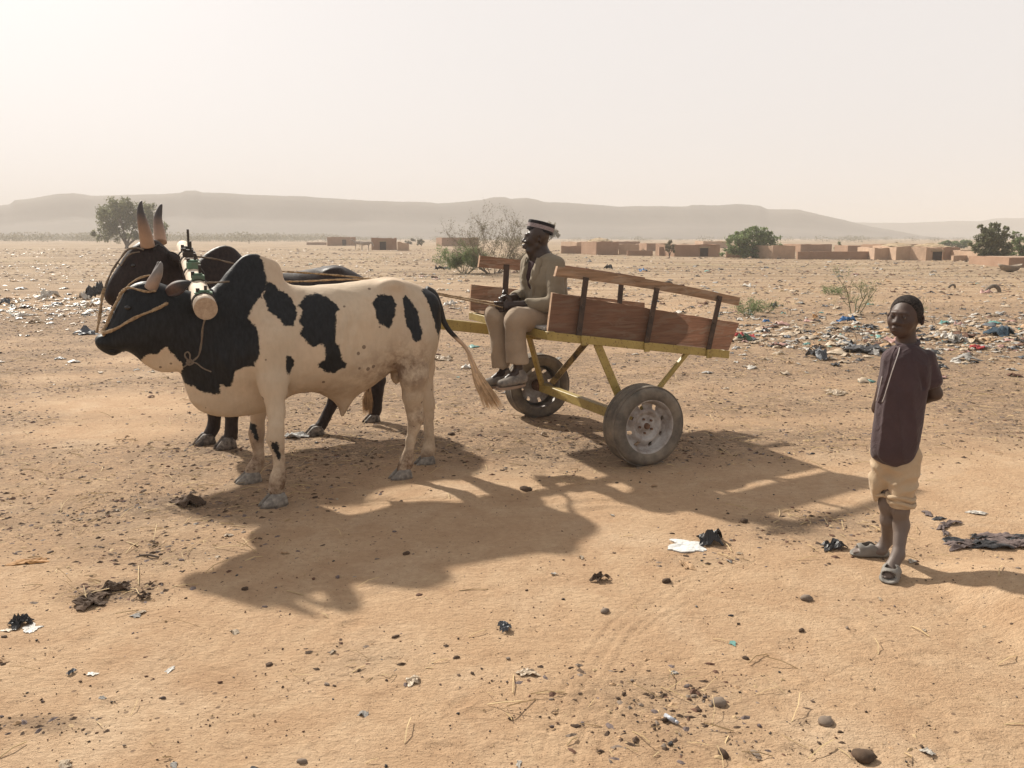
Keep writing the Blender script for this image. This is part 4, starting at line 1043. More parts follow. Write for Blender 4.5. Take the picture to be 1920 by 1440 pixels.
# wheels
rub = NT('dusty_rubber'); rn = rub.noise(7, 5, .65)
rub.col(rub.mix(rub.mr(rn, .35, .68), (.10, .088, .075), (.24, .20, .155))).rough(.85).spec(.25)
rub.bump(rub.noise(60, 4, .6), .4, .003)
rimt = NT('dirty_steel_rim'); rn = rimt.noise(12, 5, .65)
rimt.col(rimt.mix(rimt.mr(rn, .38, .64), (.24, .20, .175), (.44, .42, .40))).rough(.6).metal(.1); rimt.bump(rn, .2, .004)
rustm = simple('rusty_hub', (.15, .085, .055), .8, .4, 30)
def lathe(m, prof, n, mi=0, cy=0.0, fn=None):
    V = []; F = []
    for i, (r, y) in enumerate(prof):
        for k in range(n):
            a = 2*math.pi*k/n; rr = r*(fn(i, k) if fn else 1); V.append((rr*math.cos(a), y, rr*math.sin(a)))
    for i in range(len(prof)-1):
        for k in range(n): F.append((i*n+k, i*n+(k+1) % n, (i+1)*n+(k+1) % n, (i+1)*n+k))
    m.add(V, F, mi)
def make_wheel(y, out, spin):
    """out = +1: outer face towards +v"""
    w_ = empty('wheel'); w_.parent = cart; w_.location = (0, y, HUB); w_.rotation_euler = (0, spin, 0)
    RT = .288; hw = .098
    m = MB(); prof = []
    for a in np.linspace(-2.35, 2.35, 29):    # tyre section, squarish shoulders
        cx, cy = math.cos(a), math.sin(a)
        px_ = (abs(cx)**.75)*(1 if cx > 0 else -1); py_ = (abs(cy)**.62)*(1 if cy > 0 else -1)
        prof.append((.232+.056*px_, hw*py_))
    lathe(m, prof, 64)
    ty = m.build('tyre', rub.m, w_, smooth=True)
    # tread grooves as real cuts: shallow rings
    g = MB()
    for yy in (-.058, -.02, .02, .058):
        lathe(g, [(RT-.006, yy-.016), (RT+.0015, yy-.015), (RT+.0015, yy+.013), (RT-.006, yy+.014)], 64)
    g.build('tread', rub.m, ty, smooth=False)
    m = MB(); o = out
    pr = [(.196, -.075*o), (.190, .062*o), (.196, .074*o), (.200, .082*o), (.194, .086*o), (.184, .080*o), (.178, .062*o), (.170, .030*o), (.160, .018*o), (.146, .020*o), (.125, .038*o), (.112, .046*o), (.098, .046*o), (.086, .032*o), (.078, .026*o), (.070, .028*o), (.040, .030*o), (.030, .040*o), (.0, .042*o)]
    # slots round the disc
    N = 64
    V = []; F = []
    for i, (r, yv) in enumerate(pr):
        for k in range(N):
            a = 2*math.pi*k/N; V.append((r*math.cos(a), yv, r*math.sin(a)))
    for i in range(len(pr)-1):
        for k in range(N):
            if i in (8, 9) and (k % 8) in (0, 1): continue
            F.append((i*N+k, i*N+(k+1) % N, (i+1)*N+(k+1) % N, (i+1)*N+k))
    m.add(V, F)
    rim = m.build('rim', rimt.m, w_, smooth=True)
    m = MB()
    for k in range(5):
        a = 2*math.pi*k/5+.3; c = Vector((.053*math.cos(a), .030*o, .053*math.sin(a))); m.tube([c, c+Vector((0, .013*o, 0))], .009, 6)
    m.tube([Vector((0, .035*o, 0)), Vector((0, .062*o, 0))], [.024, .018], 14)
    m.tube([Vector((0, -.10*o, 0)), Vector((0, .02*o, 0))], [.045, .05], 14)
    m.build('hub', rustm, rim)
    return w_
make_wheel(TR-.06, 1, .4); make_wheel(-TR+.06, -1, 1.1)

# ------------------------------------------------------------------ people
skin_t = NT('dark_skin'); sn = skin_t.noise(18, 4)
skin_t.col(skin_t.mix(skin_t.mr(sn, .3, .7), (.026, .015, .011), (.048, .028, .020))).rough(.42).spec(.4); skin_t.bump(skin_t.noise(90, 3), .2, .002)
skin_b = NT('boy_skin'); sn = skin_b.noise(12, 5, .6); sz_ = skin_b.n('ShaderNodeSeparateXYZ'); skin_b.l(skin_b.co(), sz_.inputs[0])
sk = skin_b.mix(skin_b.mr(sn, .3, .7), (.042, .024, .018), (.075, .044, .032))
sk = skin_b.mix(skin_b.mr(sz_.outputs[2], .62, .30, 0, .75), sk, (.17, .135, .115))     # dust caked on the shins
skin_b.col(sk).rough(.55).spec(.35); skin_b.bump(skin_b.noise(120, 3), .25, .002)
def cloth(name, c, var=.2, sc=6, rough=.9, c2=None, bump=.35):
    t = NT(name); n = t.noise(sc, 5, .6); c2 = c2 or tuple(x*(1-var) for x in c)
    t.col(t.mix(t.mr(n, .35, .65), c2, c)).rough(rough).spec(.15); t.bump(t.noise(260, 2, .5), .15, .001); t.bump(t.noise(16, 4, .55, None, 1.0), bump, .02)
    t.b.inputs['Sheen Weight'].default_value = .1
    return t.m

def head(vol, c, f, up, s=1.0, child=False):
    """head prims; returns axes. c = centre of the head, f = facing direction"""
    f = np.array(f, float); f /= np.linalg.norm(f); up = np.array(up, float); up -= f*(up@f); up /= np.linalg.norm(up)
    sd = np.cross(up, f); c = np.array(c, float)
    M = [f, sd, up]
    def W(a, b, d): return c+s*(a*f+b*sd+d*up)
    E = lambda p, r, k=.012, op='u': vol.ell(W(*p), tuple(x*s for x in r), M, k*s, op)
    C = lambda p, q, ra, rb, k=.012, op='u': vol.cone(W(*p), W(*q), ra*s, rb*s, k*s, op=op)
    if child:
        E((-.012, 0, .030), (.092, .078, .086)); E((.038, 0, -.018), (.052, .062, .068), .03); E((.046, 0, -.070), (.036, .040, .028), .03)
    else:
        E((-.012, 0, .030), (.098, .074, .092)); E((.035, 0, -.025), (.058, .055, .078), .03); E((.052, 0, -.092), (.034, .030, .022), .03)
        C((.01, .05, -.06), (.045, .018, -.098), .016, .014, .03); C((.01, -.05, -.06), (.045, -.018, -.098), .016, .014, .03)
    zc = 0 if not child else .004
    br_ = .006 if child else .010
    C((.080, .040, .022+zc), (.088, .012, .024+zc), br_, br_, .02); C((.080, -.040, .022+zc), (.088, -.012, .024+zc), br_, br_, .02)     # brow
    E((.088, .030, .003+zc), (.014, .017, .011), .012, 's'); E((.088, -.030, .003+zc), (.014, .017, .011), .012, 's')
    C((.084, 0, .010+zc), (.106 if not child else .099, 0, -.026+zc), .008, .012, .012)
    C((.096, .012, -.030+zc), (.090, .021, -.032+zc), .010, .009, .006); C((.096, -.012, -.030+zc), (.090, -.021, -.032+zc), .010, .009, .006); C((.100, .010, -.038+zc), (.092, .013, -.044+zc), .0045, .004, .003, 's'); C((.100, -.010, -.038+zc), (.092, -.013, -.044+zc), .0045, .004, .003, 's')
    E((.088, 0, -.056+zc), (.018, .029, .0105), .006); E((.087, 0, -.071+zc), (.017, .026, .0115), .006)
    E((.106, 0, -.0638+zc), (.014, .020, .0016), .003, 's')
    C((.058, .044, -.018), (.050, .046, -.03), .016, .014, .03); C((.058, -.044, -.018), (.050, -.046, -.03), .016, .014, .03)
    for q in (1, -1):
        E((-.012, q*(.086 if child else .078), -.004), (.019, .011 if child else .009, .030), .006); E((-.006, q*.086, -.002), (.009, .006, .016), .006, 's')
        E((.078, q*.031, .003+zc), (.0125, .0145, .0115), .004); E((.0795, q*.031, .0125+zc), (.010, .0150, .0048), .003); E((.0785, q*.031, -.0085+zc), (.010, .0140, .0045), .003); E((.0805, q*.031, .0095+zc), (.0095, .0145, .0040), .002)
    return M, W, s
def eyes(parent, W, s, child=False):
    zc = .004 if child else 0
    white = NT('eye_white').col((.12, .095, .08)).rough(.25).m if not bpy.data.materials.get('eye_white') else bpy.data.materials['eye_white']
    for q in (1, -1):
        m = MB(); p = W(.0828, q*.031, .001+zc); bpy_sphere(m, p, (.0088*s,)*3, 10, 8)
        e = m.build('eye', white, parent, smooth=True)
        m = MB(); p2 = W(.0870, q*.0305, .001+zc); bpy_sphere(m, p2, (.0060*s,)*3, 8, 6); m.build('pupil', eye_m, e, smooth=True)

def hand(vol, wrist, palm, fdir, side, thumb_side=1, s=1.0, curl=.6):
    """palm block and five bent fingers; fdir = direction of the fingers, side = across the palm towards the thumb"""
    fdir = np.array(fdir, float); fdir /= np.linalg.norm(fdir); side = np.array(side, float); side -= fdir*(side@fdir); side /= np.linalg.norm(side)
    dn = np.cross(fdir, side)*thumb_side
    wrist = np.array(wrist); palm = np.array(palm)
    M = [fdir, side, dn]
    vol.cone(wrist, palm-fdir*.02*s, .024*s, .028*s, .02)
    vol.ell(palm, (.048*s, .042*s, .018*s), M, .015)
    for i, (o, L) in enumerate(((.030, .070), (.010, .078), (-.010, .073), (-.029, .058))):
        a = palm+fdir*.038*s+side*o*s; cur = curl*(1+.15*i)
        p = a; d = fdir.copy()
        for j, (fr_, r0, r1) in enumerate(((.42, .0095, .0090), (.33, .0090, .0082), (.25, .0080, .0068))):
            ang = cur*(j+.6)*.62
            dd = fdir*math.cos(ang)+dn*math.sin(ang); q = p+dd*L*fr_*s; vol.cone(p, q, r0*s, r1*s, .006); p = q
    a = palm+side*.036*s-fdir*.02*s; b = a+side*.028*s+fdir*.028*s+dn*.008*s; c = b+fdir*.030*s+dn*.012*s-side*.006*s
    vol.cone(a, b, .013*s, .011*s, .01); vol.cone(b, c, .0105*s, .0085*s, .006)

# ---- the seated driver
mo = (.30, 6.36); frM = Frame(mo, (-.80, -.60))
man = empty('person', (mo[0], mo[1], 0), frM.rot)
tag(man, 'seated man in tan jacket, trousers and striped cap holding reins on the cart', 'person')
J = lambda x, y, v: frM.px(x, y, v)
pel = J(1032, 592, 0); chest = J(1018, 520, 0); nb = J(1013, 484, 0); hc = J(1008, 447, 0)
sL, sR = J(1043, 497, .175), J(992, 492, -.175)
eL, wL, hL = J(1040, 572, .26), J(985, 571, .10), J(957, 573, .06)
eR, wR, hR = J(988, 553, -.24), J(965, 558, -.08), J(948, 562, -.04)
hipL, hipR = pel+np.array((.0, .10, .0)), pel+np.array((0, -.10, 0))
kL, kR = J(966, 600, .14), J(932, 593, -.06)
aL, aR = J(972, 696, .14), J(946, 696, -.05)
print('MAN thigh', np.linalg.norm(kL-hipL), np.linalg.norm(kR-hipR), 'shin', np.linalg.norm(aL-kL), np.linalg.norm(aR-kR), 'arm', np.linalg.norm(eL-sL), np.linalg.norm(wL-eL), np.linalg.norm(eR-sR), np.linalg.norm(wR-eR), 'trunk', np.linalg.norm(nb-pel), pel, kL, kR, hL, hR)
lo = np.array((-.35, -.45, .2)); hi = np.array((.95, .45, 1.80))
fdir = np.array((math.cos(.60), -math.sin(.60), .05)); updir = np.array((-.20, .04, 1.0))
v = Vol(lo, hi, .0056)
M_, W_, S_ = head(v, hc, fdir, updir, .98)
v.cone(hc+np.array((-.025, 0, -.05)), nb+np.array((-.01, 0, 0)), .046, .052, .03); v.cone(nb, chest, .07, .11, .06, (1, 1.35, 1)); v.cone(chest, pel, .11, .125, .06, (.95, 1.25, 1))
for S, E, Wr in ((sL, eL, wL), (sR, eR, wR)): v.cone(chest+(S-chest)*.5, S, .07, .052, .04); v.cone(S, E, .046, .036, .02); v.cone(E, Wr, .036, .025, .02)
hand(v, wL, hL+np.array((.015, 0, 0)), (.8, -.55, -.15), (.15, .1, 1), 1, 1.08, .75)
hand(v, wR, hR+np.array((.01, 0, 0)), (.9, .30, -.2), (.1, .1, 1), -1, 1.05, .8)
for Hh, K_, A_ in ((hipL, kL, aL), (hipR, kR, aR)): v.cone(pel, Hh, .10, .09, .04); v.cone(Hh, K_, .085, .055, .03); v.cone(K_, A_, .055, .032, .03)
for A_ in (aL, aR): v.cone(A_, A_+np.array((.10, 0, -.05)), .03, .025, .02)
Vv, Qq = v.mesh(1); mesh_obj('body', Vv, Qq, skin_t.m, man); eyes(man, W_, S_)
# jacket
jk = cloth('tan_jacket', (.25, .205, .145), .22, 5)
v = Vol(lo, hi, .0065)
v.cone(nb+np.array((-.02, 0, -.02)), chest, .085, .150, .05, (.92, 1.30, 1)); v.cone(chest, pel+np.array((.01, 0, -.02)), .150, .160, .06, (.95, 1.22, 1))
v.cone(sL+np.array((-.0, -.06, -.00)), sL, .062, .062, .05); v.cone(sR+np.array((0, .06, -.00)), sR, .062, .062, .05)
v.cone(nb+np.array((-.045, -.05, .035)), nb+np.array((-.045, .05, .035)), .030, .030, .02)
for S, E, Wr in ((sL, eL, wL), (sR, eR, wR)):
    v.cone(S, E, .064, .056, .008); v.cone(E, E+(Wr-E)*.88, .056, .046, .02)
# hollow sleeves at the cuffs, open front
for E, Wr in ((eL, wL), (eR, wR)): v.cone(E+(Wr-E)*.86, E+(Wr-E)*1.3, .036, .034, .006, op='s')
va = nb+np.array((.11, .0, .05)); vb = chest+np.array((.215, -.01, -.19))
v.cone(va, vb, .115, .055, .006, (1, .55, 1), op='s')
v.cone(hc+np.array((-.01, 0, -.08)), nb+np.array((.03, 0, 0)), .068, .064, .01, op='s')
v.disp(lambda X, Y, Z: .013*np.abs(vnoise((X, Y, Z), 17, 71, 6))-.006+.007*vnoise((X*.5, Y, Z*1.6), 34, 72, 6))
Vv, Qq = v.mesh(1); jo = mesh_obj('jacket', Vv, Qq, jk, man)
# lapels: folded strips lying on the jacket front
lp = MB()
def surf(y, z):   # front of the jacket at height z
    t = (chest[2]-z)/(chest[2]-pel[2]); cx = chest[0]+(pel[0]-chest[0])*max(0, t)
    if z > chest[2]: cx = chest[0]+(nb[0]-chest[0])*(z-chest[2])/(nb[2]-chest[2]); rad_ = .150+(.085-.150)*(z-chest[2])/(nb[2]-chest[2])
    else: rad_ = .15
    return cx+.92*math.sqrt(max(.0005, rad_**2-(y/1.3)**2))+.006
for q in (1, -1):
    pts = []
    n = 9; Vl = []
    for i in range(n):
        t = i/(n-1); z = nb[2]+.005-(nb[2]-chest[2]+.16)*t
        y_in = q*(.060*(1-t)+.018*t); wd = .05*math.sin(math.pi*min(1, .25+.75*t))**.6+(.012 if .3 < t < .5 else 0)
        for k, off in enumerate((0, .5, 1.0)):
            yy_ = y_in+q*wd*off; Vl.append((surf(yy_, z)+.012+.005*math.sin(math.pi*off), yy_, z))
    nn = len(Vl); Vl += [(x-.006, y, z) for x, y, z in Vl]; Fl = []
    for i in range(n-1):
        for k in range(2):
            a = i*3+k; Fl.append((a, a+1, a+4, a+3)); Fl.append((nn+a+3, nn+a+4, nn+a+1, nn+a))
        Fl.append((i*3+2, nn+i*3+2, nn+i*3+5, i*3+5)); Fl.append((i*3+3, nn+i*3+3, nn+i*3, i*3))
    lp.add(Vl, Fl)
lp.build('lapel', jk, jo, smooth=True)
us = cloth('dark_undershirt', (.045, .022, .024), .3, 8)
v = Vol(lo, hi, .008); v.cone(nb+np.array((-.0, 0, -.04)), chest, .078, .128, .05, (.92, 1.25, 1)); v.cone(chest, pel, .128, .14, .06, (.95, 1.2, 1))
v.disp(lambda X, Y, Z: .003*vnoise((X, Y, Z), 30, 73, 6)); Vv, Qq = v.mesh(1); mesh_obj('undershirt', Vv, Qq, us, man)
# trousers
tr = cloth('tan_trousers', (.36, .275, .195), .2, 5)
v = Vol(lo, hi, .0065)
for Hh, K_, A_ in ((hipL, kL, aL), (hipR, kR, aR)):
    v.cone(pel+np.array((-.02, 0, 0)), Hh, .125, .115, .05, (1, 1.0, .9)); v.cone(Hh, K_, .108, .080, .03); v.cone(K_, K_+(A_-K_)*.5, .080, .074, .03); v.cone(K_+(A_-K_)*.5, K_+(A_-K_)*.93, .074, .082, .02)
    A2_ = K_+(A_-K_)*1.25; v.cone(K_+(A_-K_)*.90, A2_, .068, .075, .004, op='s')
    v.cone(K_+(A_-K_)*.995, A2_, .10, .10, .004, op='s')
v.disp(lambda X, Y, Z: .013*np.abs(vnoise((X, Y, Z), 15, 74, 6))-.006+.006*vnoise((X, Y, Z*.4), 36, 75, 6))
Vv, Qq = v.mesh(1); mesh_obj('trousers', Vv, Qq, tr, man)
# shoes
shm = simple('grey_dusty_shoe', (.22, .19, .16), .85, .35, 20, c2=(.09, .08, .072)); solem = simple('tan_sole', (.30, .21, .15), .8, .3)
for A_, d in ((aL, (.93, .1)), (aR, (.97, -.05))):
    v = Vol(A_+np.array((-.16, -.12, -.16)), A_+np.array((.26, .12, .10)), .0055)
    h_ = A_+np.array((-.03, 0, -.05)); t_ = A_+np.array((.17*d[0], .17*d[1], -.072)); 
    v.cone(h_, A_+np.array((.07, .07*d[1], -.062)), .042, .040, .02, (1, .95, .95)); v.cone(A_+np.array((.07, .07*d[1], -.062)), t_, .040, .034, .02, (1, 1.15, .85)); v.cone(A_+np.array((0, 0, .0)), h_, .038, .042, .02)
    X, Y, Z = v.grid(); v.field((A_[2]-.098)-Z+0*X+0*Y, .006, 's') if False else None
    v.f = np.maximum(v.f, ((A_[2]-.095)-Z+0*X+0*Y).astype(np.float32))
    Vv, Qq = v.mesh(1); so_ = mesh_obj('shoe', Vv, Qq, shm, man)
    s = MB(); ring = []
    for k in range(20):
        a = 2*math.pi*k/20; lx = .07+.135*math.cos(a); ly = (.047+.006*math.cos(a))*math.sin(a); ring.append((A_[0]+lx, A_[1]+ly+lx*d[1], A_[2]-.095))
    s.add(ring+[(x, y, z-.018) for x, y, z in ring], [tuple(range(20)), tuple(range(39, 19, -1))]+[((k+1) % 20, k, 20+k, 20+(k+1) % 20) for k in range(20)])
    s.build('sole', solem, so_)
# cap
capd = cloth('black_cap_cloth', (.02, .018, .02), .3, 20); capp = NT('mauve_cap_band'); pn = capp.vor(170)
capp.col(capp.mix(capp.math('LESS_THAN', pn, .35), (.27, .22, .215), (.13, .09, .095))).rough(.9)
cm_ = MB(); cf, cs_, cu = M_
cu2 = cu*.97-cf*.20; cu2 /= np.linalg.norm(cu2); cf2 = cf-cu2*(cf@cu2); cf2 /= np.linalg.norm(cf2)
rings = [(.0, .097, .083, 0), (.016, .098, .084, 0), (.018, .0985, .0845, 1), (.046, .099, .085, 1), (.048, .0995, .0855, 0), (.066, .099, .085, 0), (.071, .094, .08, 0), (.066, .078, .065, 0)]
n = 32; Vc = []
cc = W_(-.012, 0, .047)
for (hh, ra, rb, mi_) in rings:
    for k in range(n):
        a = 2*math.pi*k/n; Vc.append(tuple(cc+cu2*(hh+.012*(0.5-0.5*math.cos(a))*0)+cf2*ra*math.cos(a)+cs_*rb*math.sin(a)))
cap = MB(); Fc = []; 
for i in range(len(rings)-1):
    for k in range(n):
        cap_i = (i*n+k, i*n+(k+1) % n, (i+1)*n+(k+1) % n, (i+1)*n+k); Fc.append((cap_i, rings[i][3] if rings[i][3] == rings[i+1][3] else 0))
cap.V = Vc; cap.F = [f_ for f_, _ in Fc]+[tuple((len(rings)-1)*n+k for k in range(n))]; cap.M = [q for _, q in Fc]+[0]
cap.build('cap', [capd, capp.m], man, smooth=False)

# reins, from the driver's hands forward between the oxen
HW = frM.w(hL+np.array((.05, -.02, .01)))
def rein(name, label, pts): rope(name, label, pts, .0065, rope_m, group=None)
def WA(x, y, v): return frA.w(frA.px(x, y, v))
rein('rein', 'upper tan rein rope from the driver along the backs to the brown ox', [HW, WA(850, 555, -.35), WA(760, 538, -.42), WA(690, 523, -.45), WA(640, 517, -.48), WA(580, 512, -.50), WA(530, 509, -.52), frB.w(frB.px(500, 506, .26)), frB.w(frB.px(470, 502, .24))])
rein('rein', 'lower tan rein rope from the driver along the back of the pied ox', [HW+Vector((0, -.01, -.02)), WA(850, 558, -.20), WA(760, 541, -.30), WA(690, 526, -.30), WA(640, 524, -.28), WA(580, 527, -.25), WA(530, 528, -.20), WA(505, 528, -.20), WA(430, 530, -.18), WA(392, 530, -.06)])

# ---- the boy
gb_ = G(1672, 1062); bo = (gb_.x, gb_.y)
cd = Vector((-bo[0], -bo[1], 0)).normalized()
frP = Frame(bo, (-cd.y, cd.x))      # u = to the right of the picture, v = away from the viewer
frP.m = (-cd.y, cd.x)
if frP.m[0] < 0: frP = Frame(bo, (cd.y, -cd.x))
boy = empty('person', (bo[0], bo[1], 0), frP.rot)
tag(boy, 'boy in dark plum tunic and rolled up trousers standing with hands behind his back', 'person')
J = lambda x, y, v=0: frP.px(x, y, v)
lo = np.array((-.40, -.40, -.02)); hi = np.array((.42, .40, 1.45))
sgn = -1      # towards the viewer is -v
footA = frP.g(1672, 1080); footB = frP.g(1640, 1040)
hcB = J(1695, 595, 0); nbB = J(1701, 645, .0)
v = Vol(lo, hi, .0052)
bf = np.array((-.36, -.93, .04))
MB_, WB_, SB_ = head(v, hcB+np.array((.004, .0, -.002)), bf, (.06, .05, 1), .885, True)
v.cone(hcB+np.array((.01, .02, -.04)), nbB+np.array((0, .015, -.02)), .040, .046, .03); ch = J(1698, 715, .01); pv = J(1684, 850, .02)
v.cone(nbB+np.array((0, .02, -.05)), ch, .036, .055, .04, (1.3, .9, 1)); v.cone(ch, pv, .055, .065, .05, (1.2, .85, 1))
shR = J(1672, 672, -.0); shL = J(1733, 672, .02)
elL = J(1753, 738, .06); wrL = J(1712, 758, .15); elR = J(1648, 765, .09); wrR = J(1672, 775, .14)
for S, E, Wr in ((shL, elL, wrL), (shR, elR, wrR)): v.cone(S, E, .038, .032, .02); v.cone(E, Wr, .032, .022, .015)
hand(v, wrL, wrL+np.array((-.06, .01, -.02)), (-1, .05, -.25), (0, 0, 1), 1, .72, .5); hand(v, wrR, wrR+np.array((.05, .025, -.01)), (1, .1, -.15), (0, 0, 1), -1, .72, .5)
kA = J(1688, 955, -.02); akA = J(1684, 1040, footA[1]+.05); kB = J(1664, 945, .04); akB = J(1664, 1012, footB[1]+.0)
v.cone(J(1695, 870, 0), kA, .055, .042, .03); v.cone(kA, J(1690, 985, -.01), .036, .036, .02); v.cone(J(1690, 985, -.01), akA, .036, .026, .02)
v.cone(J(1672, 870, .04), kB, .055, .042, .03); v.cone(kB, J(1665, 975, .05), .035, .034, .02); v.cone(J(1665, 975, .05), akB, .034, .026, .02)
ftA = np.array((footA[0]-.004, footA[1]-.02, .032)); ftB = np.array((footB[0]-.02, footB[1]-.02, .032))
v.cone(akA, ftA+np.array((.0, .03, .01)), .029, .03, .02); v.cone(ftA+np.array((0, .04, 0)), ftA+np.array((-.01, -.04, -.008)), .027, .022, .015, (1.2, 1, 1))
for k in range(5): a = ftA+np.array((-.034+.015*k, -.045+.006*abs(k-1), -.008)); v.cone(a, a+np.array((-.002, -.026+.003*k, -.004)), .0085, .007, .005)
v.cone(akB, ftB+np.array((.05, .01, .01)), .029, .03, .02); v.cone(ftB+np.array((.05, 0, 0)), ftB+np.array((-.04, -.02, -.008)), .027, .022, .015, (1, 1.2, 1))
for k in range(5): a = ftB+np.array((-.05, -.048+.015*k, -.008)); v.cone(a, a+np.array((-.026, -.004, -.004)), .0085, .007, .005)
Vv, Qq = v.mesh(1); mesh_obj('body', Vv, Qq, skin_b.m, boy); eyes(boy, WB_, SB_, True)
# hair
hm_ = NT('black_cropped_hair'); hm_.col(hm_.mix(hm_.mr(hm_.noise(120, 3), .4, .6), (.016, .013, .012), (.045, .036, .032))).rough(.9).spec(.1); hm_.bump(hm_.vor(260), .5, .003)
v = Vol(hcB-.16, hcB+.16, .0045)
MBh = MB_
v.ell(WB_(-.0135, 0, .0335), tuple(SB_*x for x in (.0950, .0805, .0885)), MBh, .01)
v.ell(WB_(.080, 0, .006), tuple(SB_*x for x in (.074, .082, .078)), MBh, .008, 's'); v.ell(WB_(.055, 0, -.10), tuple(SB_*x for x in (.12, .12, .095)), MBh, .008, 's')
v.disp(lambda X, Y, Z: .0006*vnoise((X, Y, Z), 160, 81, 6)); Vv, Qq = v.mesh(0); mesh_obj('hair', Vv, Qq, hm_.m, boy)
# tunic
tun = cloth('plum_tunic', (.064, .041, .045), .25, 7, .85, bump=.5)
polyT = [(1700, 641), (1684, 643), (1675, 649), (1663, 659), (1654, 674), (1649, 710), (1643, 745), (1637, 790), (1632, 830), (1631, 856), (1642, 862), (1656, 871), (1672, 877), (1690, 877), (1704, 872), (1712, 866), (1718, 858), (1723, 840), (1730, 805), (1735, 770), (1739, 738), (1746, 710), (1746, 684), (1739, 665), (1728, 650), (1716, 641)]
pl_ = [tuple(p) for p in csmooth(to_loc(frP, polyT, 0), 2)]
v = Vol(lo, hi, .0058)
f = inflate(v, pl_, [(J(1695, 700)[0], J(1695, 700)[2], .98, .15), (J(1690, 780)[0], J(1690, 780)[2], 1.0, .15), (J(1680, 860)[0], J(1680, 860)[2], 1.3, .05), (J(1690, 660)[0], J(1690, 660)[2], 1.15, .05)], 2000,
            cmap=[(0, 1.1, .0, .2), (0, .7, -.005, .2), (0, .4, .01, .2)])
v.field(f, .02)
v.cone(shL+np.array((-.04, 0, .0)), shL, .040, .043, .04); v.cone(shL, shL+(elL-shL)*.60, .046, .049, .015)
v.cone(shR+np.array((.04, 0, 0)), shR, .036, .036, .04); v.cone(shR, shR+(elR-shR)*.60, .036, .036, .03)
v.cone(hcB+np.array((.01, .02, -.04)), nbB+np.array((0, .012, -.002)), .042, .046, .006, op='s')      # neck opening
for S, E in ((shL, elL), (shR, elR)):
    v.cone(S+(E-S)*.60, S+(E-S)*1.3, .038, .04, .004, op='s')
X, Y, Z = v.grid(); zb = J(1680, 874)[2]
v.f = np.maximum(v.f, (-(((Z-(zb-.08))/.12)**2+((X-J(1678, 870)[0])/.105)**2+(Y/.075)**2-1)*.05).astype(np.float32))   # hollow hem
v.cone(J(1733, 728, -.06), J(1722, 676, -.10), .012, .008, .010, op='s')
v.disp(lambda X, Y, Z: (.011*np.abs(vnoise((X*1.4+Z*.25, Y*1.4, Z*.22), 30, 76, 6))-.005+.004*vnoise((X, Y, Z*.5), 42, 77, 6)))
Vv, Qq = v.mesh(1); to_ = mesh_obj('tunic', Vv, Qq, tun, boy)
# shoulder shadow seam, piping and placket, laid on the cloth by casting onto it
from mathutils.bvhtree import BVHTree
bv = BVHTree.FromPolygons([tuple(x) for x in Vv], [tuple(int(i) for i in q) for q in Qq])
def on_cloth(x, y, off=.002, bvh=None):
    p0 = Vector(J(x, y, -.5)); p1 = Vector(J(x, y, .3)); d = (p1-p0).normalized(); h_ = (bvh or bv).ray_cast(p0, d)
    return (h_[0]-d*off) if h_[0] is not None else None
white_m = simple('pale_piping', (.46, .42, .40), .8, .1, 30, bump=0)
for L in ([(1687, 652), (1684, 664), (1677, 684), (1670, 705), (1664, 725), (1658, 745), (1654, 754)], [(1654, 706), (1650, 724), (1646, 742), (1643, 752)]):
    pts = [on_cloth(x, y, .001) for x, y in L]; pts = [p for p in pts if p]
    s = MB(); s.tube(pts, .0024, 6, spline=4); s.build('piping', white_m, to_, smooth=True)
s = MB(); pts = [on_cloth(x, y, .0) for x, y in ((1682, 652), (1673, 672), (1668, 700), (1660, 726), (1651, 752), (1648, 756))]; pts = [p for p in pts if p]
for a, b in zip(pts[:-1], pts[1:]): s.bar(a, b, .016, .003, up=(0, -1, 0))
s.build('placket', tun, to_, smooth=False)
s = MB(); cp = [nbB+np.array((.047*math.cos(a)+.002, .047*math.sin(a)+.016, .006+.012*math.sin(a))) for a in np.linspace(math.pi*.0, math.pi*2, 25)]
s.tube([Vector(p) for p in cp], .010, 6); s.build('collar', tun, to_, smooth=True)
# trousers, rolled above the shins
trb = cloth('sand_trousers', (.45, .34, .225), .16, 6)
v = Vol((-.3, -.3, .2), (.3, .3, .75), .0055)
v.cone(J(1695, 850, .02), J(1692, 915, -.01), .078, .062, .03); v.cone(J(1692, 915, -.01), J(1689, 945, -.015), .064, .060, .02)
v.cone(J(1660, 850, .03), J(1655, 905, .04), .068, .060, .03); v.cone(J(1655, 905, .04), J(1657, 925, .04), .060, .052, .02)
v.disp(lambda X, Y, Z: .018*np.abs(vnoise((X, Y, Z*1.6), 26, 78, 6))-.006+.005*vnoise((X, Y, Z), 44, 79, 6))
v.cone(J(1689, 935, -.015), J(1690, 1000, -.015), .048, .05, .004, op='s'); v.cone(J(1657, 918, .04), J(1660, 980, .04), .044, .046, .004, op='s')
X, Y, Z = v.grid()
zA = J(1689, 948, -.015)[2]
v.f = np.maximum(v.f, (zA-.005-Z+0*X+0*Y).astype(np.float32))
Vv, Qq = v.mesh(1); tb_ = mesh_obj('trousers', Vv, Qq, trb, boy)
def cuffring(c, ra, r, mt, name, tilt=0):
    s = MB(); rp = [Vector((c[0]+ra*math.cos(a)*1.02, c[1]+ra*math.sin(a), c[2]+.006*math.sin(3*a)+tilt*math.cos(a))) for a in np.linspace(0, 2*math.pi, 33)]
    s.tube(rp, r, 8, cap=False, jit=.12); s.build(name, mt, tb_, smooth=True)
